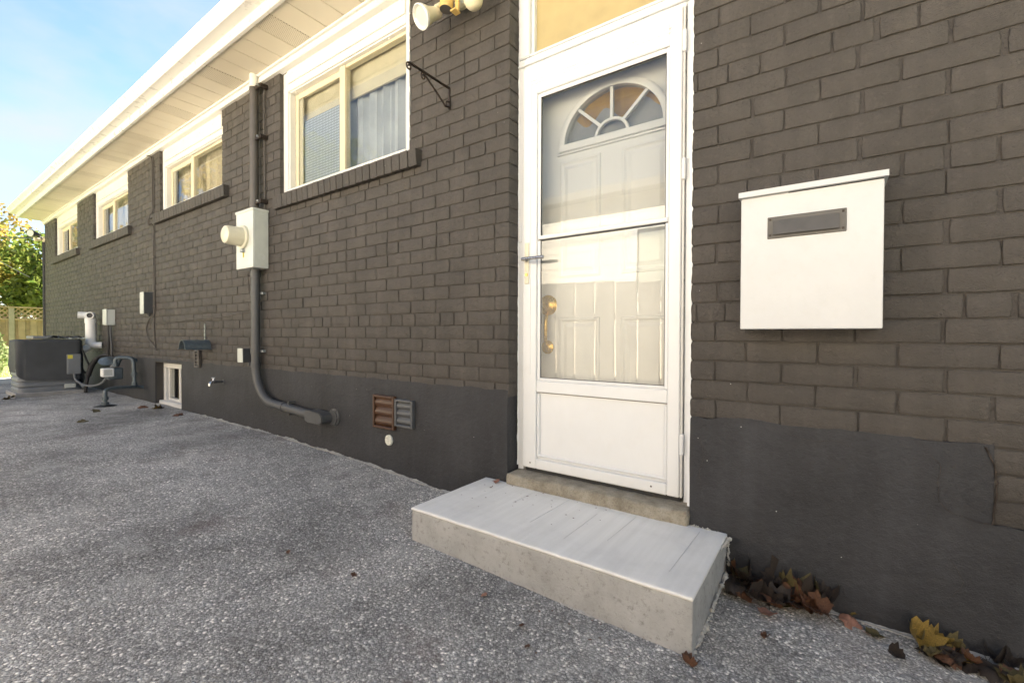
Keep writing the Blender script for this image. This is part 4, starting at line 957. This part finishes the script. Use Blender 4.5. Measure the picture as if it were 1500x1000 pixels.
# ------------------------------------------------------------------ fallen leaves
OUT = [(x*(1.45 if math.hypot(x, y) < .36 else 1), y*(1.45 if math.hypot(x, y) < .36 else 1)) for x, y in [(0, -.5), (.10, -.30), (.34, -.38), (.28, -.20), (.52, -.10), (.38, .02), (.44, .22), (.22, .16), (.16, .30), (.08, .26), (0, .52), (-.08, .26), (-.16, .30), (-.22, .16), (-.44, .22), (-.38, .02), (-.52, -.10), (-.28, -.20), (-.34, -.38), (-.10, -.30)]]
def leaf_mesh(curl, fold, seed, mat_):
    bm = bmesh.new(); r = random.Random(seed); rings = []
    for f_ in (1, .55, .18):
        ring = []
        for x, y in OUT:
            x, y = x*f_*(1 if f_ < 1 else r.uniform(.85, 1.12)), y*f_*(1 if f_ < 1 else r.uniform(.85, 1.12))
            ring.append(Vector((x, y, 0)))
        rings.append(ring)
    for ring in rings:
        for v in ring:
            d2 = v.x*v.x; v.z += curl*(v.x*v.x+.6*v.y*v.y) + fold*abs(v.x) + .26*noise.noise(Vector((v.x*3, v.y*3, seed)))
            if curl > 1: v.x *= 1-.35*abs(v.x)
    loft(bm, rings, True, False, True)
    tube(bm, [(0, -.42, curl*.1), (.03, -.62, .06), (.02, -.85, .10)], [.014, .011, .010], 5)
    return mesh_of(bm, 'fallen_leaf', mat_, True, 80)
LM = {}
for mt in ('dead_brown', 'dead_dark', 'dead_tan', 'dead_yellow', 'dead_olive'):
    LM[mt] = [leaf_mesh(c_, f_, sdd, mt) for c_, f_, sdd in ((.7, .2, 1), (1.7, .1, 2), (-1.1, .35, 3), (2.3, .45, 4))]
def leaf(x, y, s, mt, label, group=None, v=None, h=.006, rot=None):
    o = bpy.data.objects.new('fallen_leaf', LM[mt][rnd.randrange(4) if v is None else v])
    link(o, None, (x, y, dz(x, y)+h)); o.scale = (s, s, s)
    o.rotation_euler = rot or (rnd.uniform(-.5, .5), rnd.uniform(-.5, .5), rnd.uniform(0, 6.28)); tag(o, label, 'leaf', group); return o
leaf(-.165, -.172, .062, 'dead_tan', 'pinkish tan leaf lying flat in front of the dark leaf pile', v=0, h=.010, rot=(.25, .1, 2.6))
leaf(.062, -.050, .072, 'dead_tan', 'pinkish leaf on the asphalt halfway along the wall right of the step', v=2, h=.012, rot=(.35, .1, 1.0))
leaf(.118, -.085, .055, 'dead_olive', 'dull olive leaf touching the tip of the pinkish leaf', v=0)
leaf(.215, -.055, .085, 'dead_yellow', 'curled yellow and brown leaf standing against the wall', v=3, h=.035, rot=(.9, .2, .4))
leaf(.262, -.040, .075, 'dead_yellow', 'yellow leaf leaning against the wall beside the curled one', v=1, h=.028, rot=(1.1, .3, 2.2))
leaf(.315, -.075, .070, 'dead_yellow', 'flat yellow leaf at the right end of the leaf line', v=0, h=.014)
leaf(.07, -.025, .020, 'dead_yellow', 'tiny bright yellow leaf scrap at the foot of the wall', v=0, h=.02)
leaf(-.095, -.050, .085, 'dead_brown', 'upright brown leaf topping the dark pile beside the step', v=2, h=.055, rot=(1.3, .2, .3))
leaf(-.060, -.055, .080, 'dead_brown', 'reddish brown leaf at the right end of the dark pile', v=1, h=.03, rot=(.8, .4, 1.3))
leaf(-.045, -.085, .05, 'dead_brown', 'small orange brown leaf at the front foot of the dark pile', v=3, h=.015)
for k in range(48):
    u = rnd.random(); x = -.285+.27*u; y = -.015-rnd.random()*.13*(1-.35*u)
    mt = rnd.choice(['dead_dark', 'dead_dark', 'dead_dark', 'dead_dark', 'dead_brown', 'dead_brown', 'dead_olive'])
    leaf(x, y, rnd.uniform(.055, .10), mt, {'dead_dark': 'blackened decaying leaf', 'dead_brown': 'reddish brown dry leaf', 'dead_olive': 'dull olive leaf'}[mt] + ' within the pile between step and wall', 'leaves piled right of the step', h=.008+.05*rnd.random()*(1-u*.4))
for k in range(24):
    x = .235+.2*rnd.random(); mt = rnd.choice(['dead_dark', 'dead_brown', 'dead_dark', 'dead_olive', 'dead_brown']); leaf(x, -.03-.10*rnd.random(), rnd.uniform(.04, .075), mt, {'dead_dark': 'black crumpled leaf', 'dead_brown': 'brown crumpled leaf', 'dead_olive': 'olive crumpled leaf'}[mt] + ' in the row at the lower right wall foot', 'leaves along the wall at lower right', h=.006+.02*rnd.random())
leaf(-.155, -.30, .03, 'dead_brown', 'brown leaf scrap on asphalt in front of the step end', v=1)
leaf(.165, -.175, .045, 'dead_dark', 'dark curled leaf at the bottom edge below the yellow leaves', v=3, h=.015)
leaf(-.315, -.56, .05, 'dead_brown', 'brown leaf tucked under the right front corner of the step', v=1)
for x, y, s, mt, lb in ((-1.39, -.045, .035, 'dead_tan', 'small reddish leaf at the back left of the step top'), (-1.36, -.13, .02, 'dead_brown', 'dark leaf scrap on the step top below the reddish leaf')):
    o = leaf(x, y, s, mt, lb, v=0); o.location.z = .2525
for x, y, s, mt, lb in ((-.98, -.66, .025, 'dead_tan', 'small red leaf on asphalt before the middle of the step'), (-.78, -.72, .022, 'dead_brown', 'tiny brown leaf near the front of the step'), (-.72, -.78, .02, 'dead_brown', 'smaller brown scrap nearest the front of the step'), (-1.44, -.86, .026, 'dead_brown', 'lone brown leaf on the open asphalt left of the step'),
                        (-6.15, -.20, .12, 'dead_brown', 'brown leaf below the left side of the basement window'), (-5.95, -.11, .10, 'dead_dark', 'dark leaf on the ledge of the basement window'), (-5.30, -.16, .12, 'dead_brown', 'brown leaf on asphalt right of the basement window'), (-6.25, -.55, .10, 'dead_olive', 'olive leaf lying by the gas riser'), (-5.6, -.80, .10, 'dead_olive', 'olive leaf on asphalt in front of the gas meter'), (-8.3, -.93, .13, 'dead_olive', 'olive leaf at the corner of the air conditioner pad'), (-5.95, -.13, .09, 'dead_yellow', 'pale yellow leaf below the basement window'),
                        (-1.79, -.92, .02, 'dead_brown', 'left one of two tiny leaf scraps on open asphalt')):
    leaf(x, y, s, mt, lb, v=rnd.choice((0, 2)), h=.008)
bm = bmesh.new()                              # crumbs of leaf on the step and by its foot
for k in range(150):
    if k >= 70: x, y = rnd.uniform(-3.2, .4), -.1-1.6*rnd.random(); z = dz(x, y)+.003
    elif k < 44: x, y, z = rnd.uniform(-1.44, -.75), -.03-.33*rnd.random()**1.5, .2493
    else: x = rnd.uniform(-1.45, -.35); y = -.55-.10*rnd.random(); z = dz(x, y)+.004
    s = rnd.uniform(.0015, .0055); a = rnd.uniform(0, 3); vv = [bm.verts.new((x+s*math.cos(a+q)*rnd.uniform(.6, 1.4), y+s*.7*math.sin(a+q), z+rnd.uniform(0, .0015))) for q in (0, 1.6, 3.1, 4.7)]; bm.faces.new(vv)
tag(obj('leaf_crumbs', bm, 'dead_brown', kind='stuff'), 'dark crumbs of dry leaf scattered on and before the step', 'leaf crumbs')
# loose stone chips worn out of the asphalt
bm = bmesh.new()
for k in range(2600):
    x = rnd.uniform(-4.2, .45); y = -rnd.random()**.9*2.2-.01
    if -1.52 < x < -.30 and y > -.55: continue
    s = rnd.uniform(.0018, .0048); z = dz(x, y); a = rnd.uniform(0, 6.28)
    p_ = [(x+s*math.cos(a+q)*rnd.uniform(.7, 1.3), y+s*math.sin(a+q)*rnd.uniform(.7, 1.3)) for q in (0, 1.3, 2.5, 3.8, 5.1)]
    lo_ = [bm.verts.new((u, v, z-.001)) for u, v in p_]; hi_ = [bm.verts.new((x+(u-x)*.6, y+(v-y)*.6, z+s*.5)) for u, v in p_]
    for i in range(5): bm.faces.new((lo_[i], lo_[(i+1) % 5], hi_[(i+1) % 5], hi_[i]))
    bm.faces.new(hi_)
plain('chip', (.26, .26, .25), .8, 0, .5, 60)
tag(obj('stone_chips', bm, 'chip', kind='stuff'), 'loose pale stone chips strewn over the worn asphalt', 'gravel')

# ------------------------------------------------------------------ far yard
fx_ = -18.5
yf_ = thing('yard_fence', 'orange cedar board fence with lattice top beyond the lawn', 'fence', (fx_, .5, .15))
y = -2.4; k = 0; t_ = bmesh.new(); box(t_, -.010, .010, -.068, .068, -.6, .6, .003); bme = mesh_of(t_, 'board', 'fence_wood')
while y < 2.4:
    o = bpy.data.objects.new('board', bme); link(o, yf_, (fx_+.03*(k % 2), y, .78)); y += .115; k += 1
for q in (.35, 1.36): obj('rail', B(fx_-.06, fx_-.02, -2.5, 2.5, q, q+.08), 'fence_wood', yf_)
for yy in (-1.9, .28, 2.3): obj('post', B(fx_-.03, fx_+.09, yy-.055, yy+.055, .1, 1.72, .006), 'fence_wood_grey', yf_)
obj('cap_rail', B(fx_-.05, fx_+.10, -2.5, 2.5, 1.72, 1.76), 'fence_wood', yf_); obj('lattice_rail', B(fx_-.03, fx_+.07, -2.5, 2.5, 1.38, 1.43), 'fence_wood', yf_)
for s in (-1, 1):
    for k in range(44):
        y0 = -2.6+.125*k; a_, b2 = (y0, 1.43), (y0+s*.29, 1.72)
        if s < 0: a_, b2 = (y0+.29, 1.43), (y0, 1.72)
        bm = bmesh.new(); nn = Vector((0, -(b2[1]-a_[1]), b2[0]-a_[0])).normalized()*.018; xo = fx_+.012*s
        loft(bm, [[(xo+d, a_[0]-nn.y, a_[1]-nn.z), (xo+d, a_[0]+nn.y, a_[1]+nn.z), (xo+d, b2[0]+nn.y, b2[1]+nn.z), (xo+d, b2[0]-nn.y, b2[1]-nn.z)] for d in (-.005, .005)])
        obj('lattice_slat', bm, 'fence_wood', yf_)
fh = thing('far_bungalow', 'pale roofed bungalow showing over the yard fence', 'house', (-30, 1, 0))
obj('wall', B(-34, -28, -3, 1.6, 0, 2.0), 'siding', fh); bm = bmesh.new(); loft(bm, [[(-34.3, -3.4, 1.95), (-34.3, 1.9, 1.95), (-34.3, -.7, 2.75)], [(-27.7, -3.4, 1.95), (-27.7, 1.9, 1.95), (-27.7, -.7, 2.75)]]); obj('roof', bm, 'far_roof', fh)
def leaves(bm, c_, rad, n, s, seed):
    r = random.Random(seed); c_ = Vector(c_)
    for k in range(n):
        d = Vector((r.gauss(0, 1), r.gauss(0, 1), r.gauss(0, 1))).normalized()*(.35+.65*r.random()**.5)
        if noise.noise(Vector((d.x*2.2+seed, d.y*2.2, d.z*2.2))) < -.12: continue
        q = c_+Vector((d.x*rad[0], d.y*rad[1], d.z*rad[2])); a = Vector((r.gauss(0, 1), r.gauss(0, 1), r.gauss(0, 1))).normalized(); b2 = a.orthogonal().normalized(); ss = s*r.uniform(.6, 1.4)
        bm.faces.new([bm.verts.new(v) for v in (q-a*ss, q-b2*ss*.55, q+a*ss, q+b2*ss*.55)])
def tree(x, y, h, rad, mats, label, seed, n=6500, s=.11, clumps=18):
    t_ = thing('broadleaf_tree', label, 'tree', (x, y, .15), 'trees beyond the yard fence'); r = random.Random(seed)
    bm = bmesh.new(); tube(bm, [(x, y, .1), (x+.1, y, h*.3), (x+.15, y+.1, h*.55), (x+.1, y+.2, h*.85)], [.2, .16, .11, .04], 8); cs = []
    for k in range(clumps):
        a = r.uniform(0, 6.28); rr_ = r.uniform(.1, .75); zz = h*r.uniform(.42, .95)
        c_ = (x+rad*rr_*math.cos(a), y+rad*rr_*math.sin(a), zz); cs.append(c_); tube(bm, [(x+.1, y, h*.4), ((x+c_[0])/2, (y+c_[1])/2, (h*.4+zz)/2+.2), c_], [.09, .06, .02], 6)
    obj('trunk', bm, 'bark', t_); bm = bmesh.new()
    for k, c_ in enumerate(cs): leaves(bm, c_, (rad*.5, rad*.5, rad*.38), n//clumps, s, seed*31+k)
    obj('crown', bm, mats, t_)
tree(-27, -.2, 5.2, 2.3, 'leaf_yellowgreen', 'yellow green tree rising behind the left part of the fence', 3)
tree(-25.5, 1.9, 4.6, 1.9, 'leaf_green', 'greener tree close to the house corner behind the fence', 5)
tree(-33, .8, 6.8, 2.8, 'leaf_gold', 'golden autumn tree farther behind the fence', 8)
tree(-31, -3.2, 6.2, 2.8, 'leaf_gold', 'golden tree at the left edge behind the fence', 12)
tree(-30, 4.2, 6.0, 2.6, 'leaf_yellowgreen', 'yellow tree mostly hidden by the house corner', 17)
tree(-38, -5.5, 7.5, 3.2, 'leaf_green', 'tall green tree at the far left behind the others', 21)
tree(-21, -6.5, 9.8, 3.4, 'leaf_gold', 'autumn tree mirrored in the far bedroom windows', 31)
tree(-25, -9.5, 10.5, 3.8, 'leaf_yellowgreen', 'yellow green tree past the end of the driveway fence', 33)
tree(-17.5, -9.0, 9.0, 3.0, 'leaf_green', 'green tree beside the rear of the neighbouring house', 35)
bs = thing('shrub', 'pale variegated shrub left of the air conditioner', 'shrub', (-13.6, -.75, .17))
bm = bmesh.new()
for k in range(9): a = k*.7; tube(bm, [(-13.6, -.75, .15), (-13.6+.15*math.cos(a), -.75+.15*math.sin(a), .5), (-13.6+.3*math.cos(a), -.75+.3*math.sin(a), .95)], [.02, .014, .006], 5)
obj('stems', bm, 'bark', bs); bm = bmesh.new(); leaves(bm, (-13.6, -.78, .72), (.45, .42, .50), 2600, .045, 5); leaves(bm, (-13.5, -.62, .5), (.4, .4, .35), 900, .045, 9); obj('foliage', bm, 'bush_pale', bs)
bm = bmesh.new()
for k in range(9000):
    x = -12.4-6*rnd.random()**1.4; y = -2.6+4.6*rnd.random()
    h = rnd.uniform(.02, .055); a = rnd.uniform(0, 6.28); u, v = .004*math.cos(a), .004*math.sin(a); lx, ly = rnd.gauss(0, .015), rnd.gauss(0, .015)
    bm.faces.new([bm.verts.new(q) for q in ((x-u, y-v, gz(x)-.03), (x+u, y+v, gz(x)-.03), (x+lx, y+ly, gz(x)-.03+h))])
tag(obj('grass', bm, 'grass_blade', kind='stuff'), 'bright short grass of the lawn past the house', 'grass')
for k, (p0, p1, sag, lb) in enumerate((((-40, .98, 6.75), (-12.3, -.03, 2.83), .08, 'thick black overhead wire reaching the far eave corner'), ((-42, 3.97, 8.1), (-15, -.6, 3.19), .05, 'thin overhead wire higher up against the sky'), ((-40, 5.2, 3.6), (-15, -.7, 2.9), .1, 'thin overhead wire crossing the tree tops'))):
    p0, p1 = Vector(p0), Vector(p1); path_ = [p0.lerp(p1, i/20)-Vector((0, 0, sag*4*(i/20)*(1-i/20))) for i in range(21)]
    tag(obj('overhead_wire', T(path_, .014 if k == 0 else .008, 5), 'black_rubber', None, p1), lb, 'wire')

# ------------------------------------------------------------------ the neighbour across the driveway (seen mirrored in the glass, lit by the sun)
nf = thing('board_fence', 'weathered board fence along the driveway, mirrored in the storm door glass', 'fence', (-2, -3.02, .1))
t_ = bmesh.new(); box(t_, -.123, .123, -.011, .011, -.78, .74, .003); bme = mesh_of(t_, 'board', 'fence_wood_grey'); x = -10.5
while x < 4.5:
    o = bpy.data.objects.new('board', bme); link(o, nf, (x, -3.02, gz(x)+.78)); o.rotation_euler.y = rnd.uniform(-.004, .004); x += .267
for q in (.45, 1.2): obj('rail', B(-10.6, 4.6, -3.075, -3.033, q, q+.07), 'fence_wood_grey', nf)
nb = thing('neighbour_house', 'cream sided neighbouring house mirrored in the storm door glass', 'house', (-2, -8, 0))
bm = bmesh.new(); box(bm, -11, 5.5, -13, -5.62, -.2, 3.5); obj('wall', bm, 'siding', nb)
for k in range(23): obj('siding_board', B(-11.01, 5.51, -5.62, -5.606+.004*(k % 2), .12+.145*k, .12+.145*k+.14), 'siding', nb)
for a_, b2, zz, zt_ in ((-2.75, -1.75, 1.75, 2.85), (-7, -5.6, 1.3, 2.6), (1.2, 2.8, 1.3, 2.6)):
    bm = bmesh.new(); box(bm, a_-.09, a_, -5.60, -5.56, zz-.09, zt_+.09); box(bm, b2, b2+.09, -5.60, -5.56, zz-.09, zt_+.09); box(bm, a_, b2, -5.60, -5.56, zt_, zt_+.09); box(bm, a_, b2, -5.60, -5.55, zz-.09, zz)
    wn = obj('window', bm, 'white_paint', nb); obj('pane', B(a_, b2, -5.60, -5.59, zz, zt_), 'window_glass', wn)
bm = bmesh.new(); pf = [(-5.35, 3.50), (-9.2, 5.0), (-13.3, 3.50)]; loft(bm, [[(-11.3, y, z) for y, z in pf], [(5.8, y, z) for y, z in pf]]); obj('roof', bm, 'roof_shingle', nb)
bm = bmesh.new()  # unseen paving, added between fence and house to bounce warm light upward
for k in range(15): box(bm, -11+1.1*k, -9.91+1.1*k, -5.60, -3.09, -.15, gz(-10.5+1.1*k)+.01, .006)
obj('bounce_path', bm, 'path_bounce')['kind'] = 'structure'
